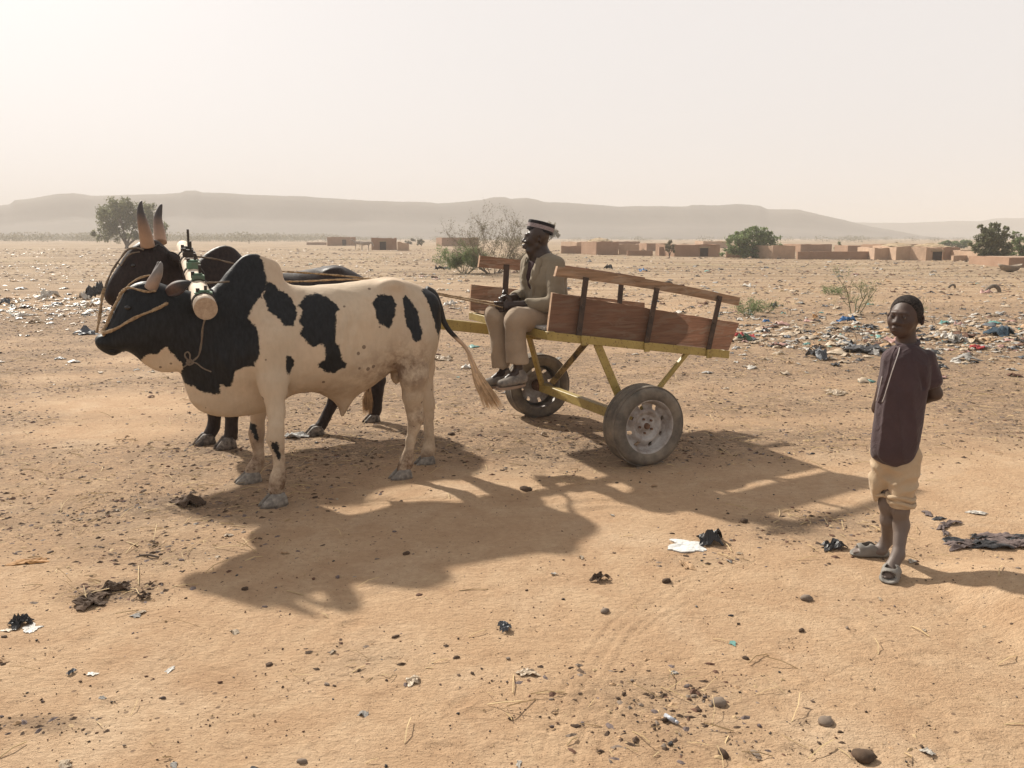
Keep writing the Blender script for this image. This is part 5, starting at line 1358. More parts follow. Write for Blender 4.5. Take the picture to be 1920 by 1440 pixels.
cuffring(J(1689, 930, -.015), .057, .0125, trb, 'rolled_cuff', -.004); cuffring(J(1690, 941, -.015), .055, .0125, trb, 'rolled_cuff', -.006); cuffring(J(1657, 926, .04), .050, .010, trb, 'rolled_cuff')
# rubber sandals
rubg = simple('grey_rubber_sandal', (.20, .185, .165), .7, .2, 14, bump=.2)
for ft, dx in ((ftA, (-.12, -.99)), (ftB, (-.95, -.3))):
    d = np.array((*dx, 0)); d /= np.linalg.norm(d); sd = np.array((-d[1], d[0], 0))
    v = Vol(ft+np.array((-.16, -.16, -.045)), ft+np.array((.16, .16, .12)), .0045)
    Mx = [d, sd, np.array((0, 0, 1.0))]; cz = np.array((ft[0], ft[1], 0))
    heel = cz-d*.052; toe = cz+d*.060
    v.cone(heel+np.array((0, 0, .012)), toe+np.array((0, 0, .010)), .037, .043, .01, (1, 1, .36))
    v.cone(heel+np.array((0, 0, .03)), cz+np.array((0, 0, .040)), .034, .036, .02, (1, 1, .9)); v.cone(cz+np.array((0, 0, .038)), cz+d*.045+np.array((0, 0, .034)), .036, .038, .02, (1, 1, .75))
    v.cone(heel+np.array((0, 0, .04)), cz+d*.02+np.array((0, 0, .045)), .029, .027, .006, op='s')
    v.cone(cz+d*.02+np.array((0, 0, .034)), toe+d*.06+np.array((0, 0, .030)), .026, .036, .005, (1, 1, .62), op='s')
    X, Y, Z = v.grid()
    v.cone(heel+np.array((0, 0, .05)), heel+d*.05+np.array((0, 0, .14)), .03, .05, .006, op='s')
    v.f = np.maximum(v.f, (.001-Z+0*X+0*Y).astype(np.float32))
    Vv, Qq = v.mesh(1); mesh_obj('sandal', Vv, Qq, rubg, boy)
# ------------------------------------------------------------------ mud-brick village
mud = NT('mud_brick'); mn = mud.noise(.8, 6, .65); mb = mud.n('ShaderNodeTexBrick'); mud.l(mud.co('Object', (1, 1, 1), (math.pi/2, 0, 0)), mb.inputs[0])
mb.inputs['Scale'].default_value = 2.2; mb.inputs['Color1'].default_value = (.33, .215, .15, 1); mb.inputs['Color2'].default_value = (.29, .185, .125, 1); mb.inputs['Mortar'].default_value = (.27, .18, .125, 1); mb.inputs['Mortar Size'].default_value = .03
mud.col(mud.mix(.65, mb.outputs[0], mud.mix(mud.mr(mn, .3, .7), (.25, .155, .105), (.38, .25, .175)))); mud.rough(.95).spec(.1); mud.bump(mn, .8, .08); mud_m = mud.m
mudl = simple('pale_mud_plaster', (.43, .30, .21), .95, .2, 1.2, bump=.6, bsc=4, bdist=.05)
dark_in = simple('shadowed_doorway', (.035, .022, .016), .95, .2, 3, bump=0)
thatch = simple('grey_straw_thatch', (.33, .25, .16), .95, .35, 3, bump=.8, bsc=8, bdist=.08)
def house(x0, x1, yt, yb, dep, rot, label, mat=None, door=None, roof=None, name='mud_house', cat='house', ragged=.08, group='mud brick houses of the far village'):
    """front face spans x0..x1 in the photo, ground line yb, top yt"""
    a = G(x0, yb); b = G(x1, yb); D = (a.y+b.y)/2; wdt = b.x-a.x
    cx = (a.x+b.x)/2; ht = atY((x0+x1)/2, yt, D).z
    z0 = hz(cx, D)
    r = random.Random(int(x0*7+yt)); root = empty(name, (cx, D, z0), math.radians(rot)); tag(root, label, cat, group)
    # walls with an uneven parapet: four thick panels joined into one shell
    n = max(4, int(wdt/.7)); T = .28; m = MB()
    tp = [ht+r.uniform(-1, 1)*ragged*ht*.6 for _ in range(n+1)]
    def wall(p, q, nn, hh):
        d = Vector(q)-Vector(p); L = d.length; d /= L; nrm = Vector((-d.y, d.x, 0))*T
        for i in range(nn):
            A = Vector(p)+d*L*i/nn; B = Vector(p)+d*L*(i+1)/nn; h0, h1 = hh[i % len(hh)], hh[(i+1) % len(hh)]
            m.hexa([A+Vector((0, 0, -.6)), B+Vector((0, 0, -.6)), B+nrm+Vector((0, 0, -.6)), A+nrm+Vector((0, 0, -.6)), A+Vector((0, 0, h0)), B+Vector((0, 0, h1)), B+nrm+Vector((0, 0, h1)), A+nrm+Vector((0, 0, h0))])
    w2 = wdt/2
    wall((-w2, 0, 0), (w2, 0, 0), n, tp)
    if dep > .6:
        k = max(3, int(dep/.8)); t2 = [ht*(1+r.uniform(-1, 1)*ragged*.5) for _ in range(k+1)]
        wall((w2-.001, T+.002, 0), (w2-.001, dep, 0), k, t2); wall((-w2+.001, dep, 0), (-w2+.001, T+.002, 0), k, t2[::-1]); wall((w2-T-.01, dep-.02, 0), (-w2+T+.01, dep-.02, 0), n, tp[::-1])
    m.build('wall', mat or mud_m, root)
    if dep > 1.2 and roof != 'open':
        s = MB(); s.box((0, dep/2, ht*.90), (wdt-2*T-.02, dep-2*T-.04, .14)); s.build('roof', mudl, root)
    if roof == 'thatch':
        s = MB(); V = []; F = []; N = 16; Mr = 6
        for i in range(Mr+1):
            for k in range(N):
                a_ = 2*math.pi*k/N; q = (1-(i/Mr)**1.6); V.append(((w2*.96)*math.cos(a_)*q*(1+r.uniform(-.08, .08)), dep/2+dep*.5*math.sin(a_)*q*(1+r.uniform(-.08, .08)), ht*.97+ht*.32*(i/Mr)**.8+r.uniform(-.05, .05)))
        for i in range(Mr):
            for k in range(N): F.append((i*N+k, i*N+(k+1) % N, (i+1)*N+(k+1) % N, (i+1)*N+k))
        s.add(V, F); s.build('thatch', thatch, root)
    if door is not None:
        s = MB(); s.box((door*w2, -.02, ht*.36), (.75, .06, ht*.72)); dd = s.build('door', dark_in, root)  # dark slab on the wall, coloured as the shade inside an open doorway
        s = MB(); s.box((door*w2, -.04, ht*.75), (1.05, .10, .10)); s.build('lintel', thatch, dd)
    return root
H = house
H(575, 612, 454, 459, .3, 4, 'low red mud wall left of the leftmost small house', cat='wall', name='mud_wall')
H(613, 657, 445, 461, 4, -6, 'small square red mud house standing leftmost in the plain', door=.5)
H(697, 744, 448, 470, 4.5, 8, 'box shaped red mud house behind the rump of the brown ox', door=-.1)
H(745, 766, 456, 471, .5, -10, 'low crumbling mud wall attached beside the box shaped house', mat=mudl, cat='wall', name='mud_wall', ragged=.3)
H(828, 898, 447, 463, 6, 14, 'long mud house behind the bare thorn bush', door=None)
H(1052, 1104, 461, 475, .4, 6, 'low dull mud wall just right of the driver', cat='wall', name='mud_wall')
H(1080, 1122, 453, 474, 5, 16, 'pale fronted mud house behind the low wall right of the driver', mat=mudl)
H(1117, 1160, 452, 477, 5, 12, 'tall dark fronted mud house with rubble on its roof', roof='thatch')
H(1160, 1198, 457, 476, 5, -8, 'pale stepped mud house between the dark fronted house and the low yard wall', mat=mudl)
H(1176, 1224, 468, 478, .4, 2, 'low straight yard wall in front of the stepped houses', cat='wall', name='mud_wall')
H(1212, 1250, 456, 470, 4, 5, 'flat mud house behind the small round tree')
H(1236, 1268, 461, 478, 4, -5, 'square mud house directly behind the small round tree')
H(1262, 1352, 456, 479, 5, 10, 'long dark mud house left of the large green tree', door=.3)
H(1318, 1368, 453, 466, 5, 2, 'upper mud house rising behind the long dark house', mat=mudl)
H(1362, 1446, 470, 481, .4, -3, 'yard wall running behind the large green tree', cat='wall', name='mud_wall')
H(1445, 1494, 458, 483, 6, 18, 'tall sunlit mud house just right of the large green tree', mat=mudl, ragged=.1)
H(1494, 1642, 470, 485, .5, 3, 'long dark enclosure wall right of the large green tree', cat='wall', name='mud_wall', ragged=.06)
H(1500, 1560, 459, 473, 5, 4, 'mud house behind the left half of the long enclosure wall')
H(1590, 1655, 461, 474, 5, -5, 'mud house behind the right end of the long enclosure wall')
H(1640, 1682, 464, 486, 5, -8, 'pale mud house at the right end of the long enclosure wall', mat=mudl)
H(1680, 1728, 462, 487, 5, -4, 'mud hut heaped with straw on its roof', mat=mudl, roof='thatch', ragged=.14)
H(1733, 1768, 464, 488, 5, 14, 'pale mud house with doorway beside the straw heaped hut', mat=mudl, door=.4)
H(1766, 1800, 462, 486, 5, 6, 'mud house with ragged parapet left of the big bush', roof='thatch')
H(1786, 1842, 480, 490, .4, 5, 'low pale wall in front of the ragged house near the big bush', mat=mudl, cat='wall', name='mud_wall', ragged=.16)
H(1122, 1200, 453, 468, 4, 3, 'flat mud house rising behind the rubble roofed house')
H(1655, 1742, 459, 476, 5, 3, 'long mud house behind the pale house and straw heaped hut', ragged=.12)
H(1800, 1842, 468, 487, 4, -3, 'mud house between the ragged house and the big bush', mat=mudl)
H(1856, 1900, 474, 492, 4, 5, 'mud house showing right of the trunk of the big bush', mat=mudl)
H(1893, 1990, 483, 501, 5, -5, 'red mud wall cut by the right edge of the picture', cat='wall', name='mud_wall')

# ------------------------------------------------------------------ trees and shrubs
bark = simple('grey_brown_bark', (.13, .10, .075), .9, .35, 6, bump=.6, bsc=14, bdist=.03)
def leafmat(name, a, b):
    t = NT(name); n = t.noise(.9, 4, .6); t2 = t.n('ShaderNodeTexWhiteNoise', noise_dimensions='3D')
    g = t.n('ShaderNodeNewGeometry'); s_ = t.n('ShaderNodeMath', operation='ADD'); t.l(g.outputs['Random Per Island'], s_.inputs[0]); s_.inputs[1].default_value = 0
    t.col(t.mix(s_.outputs[0], a, b)).rough(.75).spec(.15)
    tl = t.n('ShaderNodeBsdfTranslucent'); t.l(t.b.inputs['Base Color'].links[0].from_socket, tl.inputs[0]); mx = t.n('ShaderNodeMixShader'); mx.inputs[0].default_value = .45
    t.l(t.b.outputs[0], mx.inputs[1]); t.l(tl.outputs[0], mx.inputs[2]); t.l(mx.outputs[0], t.out.inputs['Surface'])
    return t.m
leaf_g = leafmat('acacia_leaves', (.12, .13, .07), (.235, .24, .14))
leaf_gr = leafmat('bright_acacia_leaves', (.12, .165, .07), (.235, .285, .14))
leaf_d = leafmat('dusty_leaves', (.13, .12, .075), (.22, .195, .125))
def crown(parent, blobs, n, size, mat, seed, droop=.0, name='crown', fill=.9):
    r = np.random.RandomState(seed); P = []; tot = sum(b[3]*b[4]*b[5] for b in blobs)
    for (x, y, z, rx, ry, rz) in blobs:
        k = int(n*.8*rx*ry*rz/tot)+8
        # leaf sprays gathered in clusters so that gaps show
        nc = max(6, k//55); c = r.normal(size=(nc, 3)); c /= np.linalg.norm(c, axis=1)[:, None]; c *= (r.uniform(.25, 1, nc)**.5)[:, None]*r.uniform(.8, 1.12, nc)[:, None]
        q = c[r.randint(0, nc, k)]+r.normal(size=(k, 3))*.13*np.array((1, 1, .8))
        q[:, 2] -= droop*r.uniform(0, 1, k)**2
        P.append(q*np.array((rx, ry, rz))+np.array((x, y, z)))
    P = np.concatenate(P); N = len(P)
    a = r.normal(size=(N, 3)); a /= np.linalg.norm(a, axis=1)[:, None]; b = np.cross(a, r.normal(size=(N, 3))); b /= np.linalg.norm(b, axis=1)[:, None]
    s = size*r.uniform(.5, 1.4, N)[:, None]; a = a*s; b = b*s*.45
    V = np.stack([P-a, P+b, P+a, P-b], 1).reshape(-1, 3); i = np.arange(N)*4; F = np.stack([i, i+1, i+2, i+3], 1)
    return mesh_obj(name, V, F, mat, parent, False)
def limbs(parent, base_r, pts_list, name='trunk', mat=None):
    m = MB()
    for pts, r0, r1 in pts_list:
        n = len(pts); m.tube([Vector(p) for p in pts], [r0+(r1-r0)*i/(n-1) for i in range(n)], 7, spline=3, jit=.08)
    return m.build(name, mat or bark, parent, smooth=True)
def tree(px, pyb, blobs_px, n, leaf, mat, label, seed, lean=0, stems=4, trunk_r=.16, cat='tree', name='acacia_tree', group=None, droop=.25):
    b = G(px, pyb); D = b.y; sc = D*.986/FPX; root = empty(name, (b.x, D, hz(b.x, D))); tag(root, label, cat, group); r = random.Random(seed)
    bl = [((x-px)*sc, r.uniform(-.4, .4)*rx*sc, (pyb-y)*sc, rx*sc, (rx+ry)*.5*sc*.9, ry*sc) for x, y, rx, ry in blobs_px]
    crown(root, bl, n, leaf, mat, seed, droop)
    L = []
    H0 = min(q[2]-q[5]*.6 for q in bl)
    for i, q in enumerate(bl[:max(stems, 3)]):
        fork = max(.15*q[2], .2)
        L.append(([(0, 0, -.2), (lean*.3, 0, fork*.6), (q[0]*.35, q[1]*.3, fork+(q[2]-fork)*.35), (q[0]*.85, q[1]*.8, q[2])], trunk_r, trunk_r*.2))
        for k in range(3):
            a = r.uniform(0, 6.28); e = (q[0]+q[3]*.7*math.cos(a), q[1]+q[4]*.7*math.sin(a), q[2]+q[5]*r.uniform(0, .7))
            L.append(([(q[0]*.5, q[1]*.45, fork+(q[2]-fork)*.5), ((q[0]*.6+e[0]*.4), (q[1]*.6+e[1]*.4), q[2]*.6+e[2]*.35), e], trunk_r*.35, trunk_r*.08))
    limbs(root, trunk_r, L)
    return root
tree(238, 465, [(232, 400, 34, 28), (205, 405, 26, 26), (265, 402, 30, 26), (296, 420, 22, 22), (190, 432, 16, 16), (232, 385, 24, 17), (215, 438, 26, 14), (260, 436, 26, 15), (305, 440, 14, 13), (283, 392, 16, 16)], 15000, .19, leaf_g, 'large drooping acacia standing behind the horns of the brown ox', 1, trunk_r=.28, droop=.5)
tree(1412, 482, [(1412, 446, 34, 22), (1440, 455, 26, 20), (1382, 455, 26, 20), (1364, 466, 16, 13), (1420, 432, 24, 11), (1456, 466, 16, 10), (1390, 440, 18, 12), (1400, 468, 32, 12)], 12000, .10, leaf_gr, 'broad bright green acacia in front of the mud village', 2, trunk_r=.12, droop=.3)
tree(1853, 496, [(1852, 448, 27, 20), (1858, 425, 12, 12), (1835, 432, 12, 11), (1880, 434, 9, 9), (1838, 468, 20, 16), (1868, 468, 24, 17), (1822, 456, 13, 12), (1856, 478, 22, 9), (1889, 446, 10, 7)], 11000, .075, leaf_g, 'rounded dark bush tree standing before the right end of the village', 3, trunk_r=.10)
tree(1918, 492, [(1915, 455, 22, 18), (1900, 440, 9, 7), (1945, 450, 30, 24), (1905, 472, 20, 12)], 6000, .08, leaf_gr, 'green tree cut off by the right edge of the picture', 4, trunk_r=.09)
tree(1255, 482, [(1256, 459, 9, 9), (1251, 466, 6, 6), (1260, 467, 6, 7)], 1400, .07, leaf_d, 'small round dusty tree in front of a long mud house', 5, trunk_r=.06)
tree(1572, 470, [(1572, 462, 6, 5), (1566, 465, 4, 4), (1578, 464, 4, 4), (1573, 456, 3, 4)], 900, .14, leaf_gr, 'little green tree peeking over the long enclosure wall', 6, trunk_r=.06)
tree(1022, 464, [(1028, 432, 16, 14), (1040, 440, 10, 9), (1018, 442, 12, 10)], 3600, .14, leaf_d, 'thin dusty tree partly hidden by the head of the driver', 7, trunk_r=.12)
tree(790, 462, [(790, 455, 7, 6), (786, 457, 4, 4)], 800, .18, leaf_d, 'small round shrub left of the bare thorn bush', 8, trunk_r=.1)
tree(770, 458, [(770, 451, 8, 6), (763, 454, 6, 5)], 700, .22, leaf_d, 'pale round shrub between the box house and the thorn bush', 12, trunk_r=.1)
tree(1790, 466, [(1775, 458, 20, 7), (1800, 455, 20, 8), (1755, 462, 14, 5)], 2600, .16, leaf_gr, 'low green thicket behind the straw roofed houses', 9, trunk_r=.1)
tree(1205, 474, [(1206, 468, 4, 4), (1204, 471, 3, 3)], 200, .06, leaf_d, 'tiny dusty bush at the foot of the yard wall', 10, trunk_r=.02)

def scrub_belt():      # far wood that reads as one mass
    r = np.random.RandomState(3); P = []; S = []
    for px in np.arange(-400, 2400, 3.2):
        dens = .9 if px < 700 else .55 if px < 1000 else .4
        if r.uniform() > dens: continue
        D = r.uniform(290, 560); h_ = r.uniform(1.6, 4.4)*(.95 if px < 650 else .6); x = (px-960)/FPX*D; k = int(150*h_/3)
        c = np.clip(r.normal(size=(k, 3)), -1.7, 1.7)*np.array((h_*.6, h_*.5, h_*.26))+np.array((x, D, h_*.40)); P.append(c); S.append(np.full(k, h_*.085))
    P = np.concatenate(P); S = np.concatenate(S); P[:, 2] = np.maximum(P[:, 2], -.3); N = len(P)
    a = r.normal(size=(N, 3)); a /= np.linalg.norm(a, axis=1)[:, None]; b = np.cross(a, r.normal(size=(N, 3))); b /= np.linalg.norm(b, axis=1)[:, None]
    a *= S[:, None]; b *= S[:, None]*.6; V = np.stack([P-a, P+b, P+a, P-b], 1).reshape(-1, 3); i = np.arange(N)*4
    tag(mesh_obj('scrubland', V, np.stack([i, i+1, i+2, i+3], 1), leaf_d, None, False), 'belt of far dusty scrub below the hills', 'shrubs', kind='stuff')
scrub_belt()

# thin-branched bushes
twig_m = simple('grey_twig', (.17, .135, .10), .9, .3, 20, bump=0); twig_g = simple('green_twig', (.15, .16, .09), .9, .3, 20, bump=0)
def bush(px, pyb, H_, spread, label, name, seed, levels=4, n0=7, r0=.022, mat=None, leaves=0, lsz=.02, lmat=None, droop=.0, cat='shrub', group=None, spindly=1.0, up=.55):
    b = G(px, pyb); root = empty(name, (b.x, b.y, hz(b.x, b.y))); tag(root, label, cat, group); r = random.Random(seed); m = MB(); tips = []
    def grow(p, d, L, rad, lev):
        pts = [p]; q = p.copy(); dd = d.copy()
        for i in range(4):
            dd = (dd+Vector((r.uniform(-1, 1), r.uniform(-1, 1), r.uniform(-.7, .9)-droop*lev*.3))*.22).normalized(); q = q+dd*L/4; pts.append(q.copy())
            if lev >= 2: tips.append(q.copy())
        m.tube(pts, [rad*(1-.13*i) for i in range(5)], 4 if lev else 5, cap=False)
        if lev < levels:
            for k in range(r.choice((2, 3, 3, 4)) if lev < levels-1 else 3):
                t = r.uniform(.3, 1); base = pts[min(4, int(t*4)+0)]
                nd = (dd+Vector((r.uniform(-1, 1), r.uniform(-1, 1), r.uniform(-.5, .8)))*.85*spindly).normalized(); grow(base, nd, L*r.uniform(.5, .78), rad*.55, lev+1)
    for i in range(n0):
        a = 2*math.pi*i/n0+r.uniform(-.4, .4); d = Vector((math.cos(a)*spread, math.sin(a)*spread, up+r.uniform(-.1, .35))).normalized(); grow(Vector((math.cos(a)*.06*H_, math.sin(a)*.06*H_, -.03)), d, H_*.48*r.uniform(.7, 1.1), r0*r.uniform(.7, 1.1), 0)
    m.build('branches', mat or twig_m, root, smooth=False)
    if leaves and tips:
        rr = np.random.RandomState(seed); T = np.array([tuple(t) for t in tips]); P_ = T[rr.randint(0, len(T), leaves)]+rr.normal(size=(leaves, 3))*lsz*1.6
        a = rr.normal(size=(leaves, 3)); a /= np.linalg.norm(a, axis=1)[:, None]; c = np.cross(a, rr.normal(size=(leaves, 3))); c /= np.linalg.norm(c, axis=1)[:, None]
        s = lsz*rr.uniform(.5, 1.3, leaves)[:, None]; a *= s; c *= s*.4; V = np.stack([P_-a, P_+c, P_+a, P_-c], 1).reshape(-1, 3); i = np.arange(leaves)*4
        mesh_obj('leaves', V, np.stack([i, i+1, i+2, i+3], 1), lmat or leaf_gr, root, False)
    return root
bush(925, 514, 4.0, .85, 'large bare thorn bush spreading behind the driver', 'thorn_bush', 41, levels=5, n0=12, r0=.024, leaves=9000, lsz=.028, lmat=leaf_d)
bush(872, 514, 1.9, .7, 'leafy green lower bush at the left foot of the bare thorn bush', 'green_bush', 42, levels=4, n0=12, r0=.016, mat=twig_g, leaves=12000, lsz=.035, lmat=leaf_gr)
bush(975, 512, 1.5, .9, 'low grey green bush half hidden behind the driver', 'green_bush', 43, levels=3, n0=8, r0=.014, leaves=2200, lsz=.035, lmat=leaf_d)
bush(1603, 588, 1.35, .62, 'feathery green sapling above the rubbish left of the boy', 'sapling', 44, levels=4, n0=4, r0=.012, mat=twig_g, leaves=800, lsz=.016, lmat=leaf_gr, up=.9)
bush(1402, 592, .75, .8, 'green weed tuft behind the rear corner of the cart', 'weed', 45, levels=3, n0=9, r0=.007, mat=twig_g, leaves=900, lsz=.02, lmat=leaf_gr, group=None)
bush(1437, 586, .55, .9, 'thin green weed right of the cart corner beside a dark bag', 'weed', 46, levels=3, n0=7, r0=.006, mat=twig_g, leaves=420, lsz=.016, lmat=leaf_gr)
bush(1700, 600, .6, .9, 'faint green weed clump behind the head of the boy', 'weed', 47, levels=3, n0=7, r0=.005, mat=twig_g, leaves=260, lsz=.016, lmat=leaf_gr)
bush(1800, 625, .35, .9, 'short dry weed right of the boy near a dark blue rag', 'weed', 48, levels=3, n0=8, r0=.004, leaves=120, lsz=.014, lmat=leaf_d)
bush(1560, 555, .5, 1.0, 'low green creeper behind the feathery sapling', 'weed', 49, levels=3, n0=9, r0=.006, mat=twig_g, leaves=500, lsz=.025, lmat=leaf_gr)
for i, (x, y, h_, lb) in enumerate(((1645, 640, .35, 'dead stalk in the rubbish just left of the face of the boy'), (1612, 640, .42, 'leaning dead stalk below the feathery sapling'), (128, 560, .5, 'dry yellow stalk in the rubbish heap at the left'), (1480, 590, .35, 'thin dead stalk behind the rubbish right of the cart'), (1750, 605, .3, 'dead stalk in the rubbish right of the boy'))):
    bush(x, y, h_, .35, lb, 'dead_stalk', 60+i, levels=2, n0=2, r0=.006, up=1.2, cat='stalk')
for i, (x, y) in enumerate(((376, 459), (402, 461), (1460, 487), (1310, 480), (410, 464), (1205, 480))): pass

# ------------------------------------------------------------------ things lying about
def place(o, x, y, rz=0.0, sc=1.0, dz=0.0):
    o.location = (x, y, hz(x, y)+dz); o.rotation_euler = (0, 0, rz); o.scale = (sc,)*3
def tyre(px, py, Rr, yaw, sink, label, lean=.1):
    g = G(px, py); m = MB(); V = []; F = []; N = 36; K = 12
    for i in range(N):
        a = 2*math.pi*i/N
        for k in range(K):
            b = 2*math.pi*k/K+.3
            if True:
                rr = Rr+(.28*Rr)*math.cos(b); V.append((rr*math.cos(a), .28*Rr*1.1*math.sin(b), rr*math.sin(a)))
    for i in range(N):
        for k in range(K): F.append((i*K+k, i*K+(k+1) % K, ((i+1) % N)*K+(k+1) % K, ((i+1) % N)*K+k))
    m.add(V, F); o = m.build('old_tyre', rub.m, None, smooth=True); o.location = (g.x, g.y, hz(g.x, g.y)+sink); o.rotation_euler = (lean, 0, yaw); tag(o, label, 'tyre'); return o
tyre(1861, 551, .20, .1, -.02, 'old tyre half buried upright in the sand, right of the boy')
tyre(1784, 543, .12, .3, -.01, 'smaller half buried tyre left of the larger one', .3)
tyre(1252, 541, .17, .35, .0, 'thin half buried tyre hoop behind the cart rail')
# woven boat-shaped basket near the right edge
g = G(1893, 507); m = MB(); V = []; F = []; N = 24
for j, (q, z) in enumerate(((.25, 0), (.7, .04), (.92, .20), (1.0, .30), (.94, .30), (.84, .20), (.3, .06))):
    for k in range(N):
        a = 2*math.pi*k/N; V.append((.58*q*math.cos(a), .38*q*math.sin(a), z+.10*q*math.cos(a)**2))
for j in range(6):
    for k in range(N): F.append((j*N+k, j*N+(k+1) % N, (j+1)*N+(k+1) % N, (j+1)*N+k))
F.append(tuple(6*N+k for k in range(N))); m.add(V, F)
o = m.build('basin', simple('clay_grey_basin', (.25, .20, .15), .8, .2, 10), None, smooth=True); o.location = (g.x, g.y, hz(g.x, g.y)); tag(o, 'wide pale basin on the sand near the right edge below the bush tree', 'basin')

def crumple(seed, n=9, h_=.35, spread=1.0, holes=0):
    """crumpled sheet with thickness, about 1 wide"""
    r = np.random.RandomState(seed); x, y = np.meshgrid(np.linspace(-.5, .5, n), np.linspace(-.5, .5, n)); x = x+r.normal(size=x.shape)*.25/n; y = y+r.normal(size=x.shape)*.25/n
    ang = np.arctan2(y, x); edge = 1+.22*np.sin(2*ang+seed)+.16*np.sin(5*ang+seed*2)+.1*np.sin(3*ang+seed*3); x = x*edge; y = y*edge*r.uniform(.5, 1)
    z = np.abs(vnoise((x, y, 0*x), 7, seed, 5))*h_*.5+np.abs(vnoise((x, y, 0*x), 15, seed+1, 5))*h_*.25+r.uniform(0, 1, x.shape)*h_*.12
    z = z+np.abs(vnoise((x, y, 0*x), 24, seed+5, 5))*h_*.25
    z *= np.clip(1.5-2.2*np.hypot(x, y)**1.5, .15, 1)
    V = np.stack([x, y, z], -1).reshape(-1, 3); W = V.copy(); W[:, 2] = np.maximum(W[:, 2]-.02, -.03)*.98-.01
    A = np.concatenate([V, W]); i = (np.arange(n-1)[:, None]*n+np.arange(n-1)[None]).ravel(); q = np.stack([i, i+1, i+n+1, i+n], 1)
    rim = list(range(n))+[k*n+n-1 for k in range(1, n)]+[n*(n-1)+k for k in range(n-2, -1, -1)]+[k*n for k in range(n-2, 0, -1)]; rim.append(rim[0])
    S_ = [(b, a, a+n*n, b+n*n) for a, b in zip(rim[:-1], rim[1:])]
    return A, q.tolist()+[list(reversed([k+n*n for k in f])) for f in q.tolist()]+S_
def clod(seed, flat=.5, n=9, rough_=.25):
    r = np.random.RandomState(seed); V = []; F = []; M_r = 6
    for i in range(M_r+1):
        th_ = math.pi*i/M_r
        for k in range(n):
            a = 2*math.pi*k/n; V.append((math.sin(th_)*math.cos(a)*.5, math.sin(th_)*math.sin(a)*.5*r.uniform(.9, 1.1), math.cos(th_)*.5*flat))
    V = np.array(V); d = 1+rough_*vnoise((V[:, 0], V[:, 1], V[:, 2]), 5, seed, 5)+rough_*.5*vnoise((V[:, 0], V[:, 1], V[:, 2]), 13, seed+3, 5); V = V*d[:, None]*np.array((1, r.uniform(.55, 1), 1)); V[:, 2] += .12*flat
    for i in range(M_r):
        for k in range(n): F.append((i*n+k, (i+1)*n+k, (i+1)*n+(k+1) % n, i*n+(k+1) % n))
    return V, F
def plastic(name, c, rough=.5, var=.25, trans=0): 
    t = NT(name); n = t.noise(8, 4, .6); t.col(t.mix(t.mr(n, .35, .65), tuple(x*(1-var) for x in c), c)).rough(rough).spec(.35); t.bump(t.noise(25, 4, .6), .5, .02); return t.m
mats_l = dict(white=plastic('dusty_white_film', (.52, .48, .42)), cream=plastic('cream_film', (.47, .37, .26)), grey=plastic('grey_film', (.34, .32, .29)), black=plastic('black_film', (.028, .027, .028), .4), slate=plastic('slate_film', (.09, .10, .115), .5),
              blue=plastic('blue_film', (.05, .17, .38)), navy=plastic('navy_rag', (.02, .045, .07), .8), green=plastic('green_film', (.05, .14, .085)), red=plastic('red_rag', (.33, .03, .03), .8), teal=plastic('teal_film', (.12, .28, .25)), brown=plastic('brown_rag', (.13, .065, .04), .9), orange=plastic('orange_scrap', (.42, .22, .08), .8),
              card=plastic('pale_card', (.62, .62, .60), .8, .12), tan=plastic('tan_card', (.42, .27, .15), .8, .2), dung=simple('dry_dung', (.085, .055, .036), .95, .4, 14, bump=.7, bsc=40), stone=simple('grey_brown_stone', (.20, .155, .12), .9, .35, 9, bump=.5, bsc=30), chaff=simple('pale_chaff', (.42, .30, .17), .9, .3, 30, bump=0), rag=plastic('greyish_mauve_rag', (.17, .13, .12), .95, .45), pinkish=plastic('faded_pink_film', (.42, .24, .20)))
def single(name, label, cat, px, py, wpx, mat, seed, h_=.35, rz=0, flat=None, asp=1.0, grp=None):
    g = G(px, py); s = wpx*(g.y*.986+.27)/FPX
    if flat is None: V, F = crumple(seed, 11, h_)
    else: V, F = clod(seed, flat, 14)
    V = np.array(V)*s; V[:, 1] *= asp
    o = mesh_obj(name, V, F, mats_l[mat], None, flat is not None or mat in ('navy', 'red', 'brown'), (g.x, g.y, hz(g.x, g.y)+.002), rz); tag(o, label, cat, grp); return o
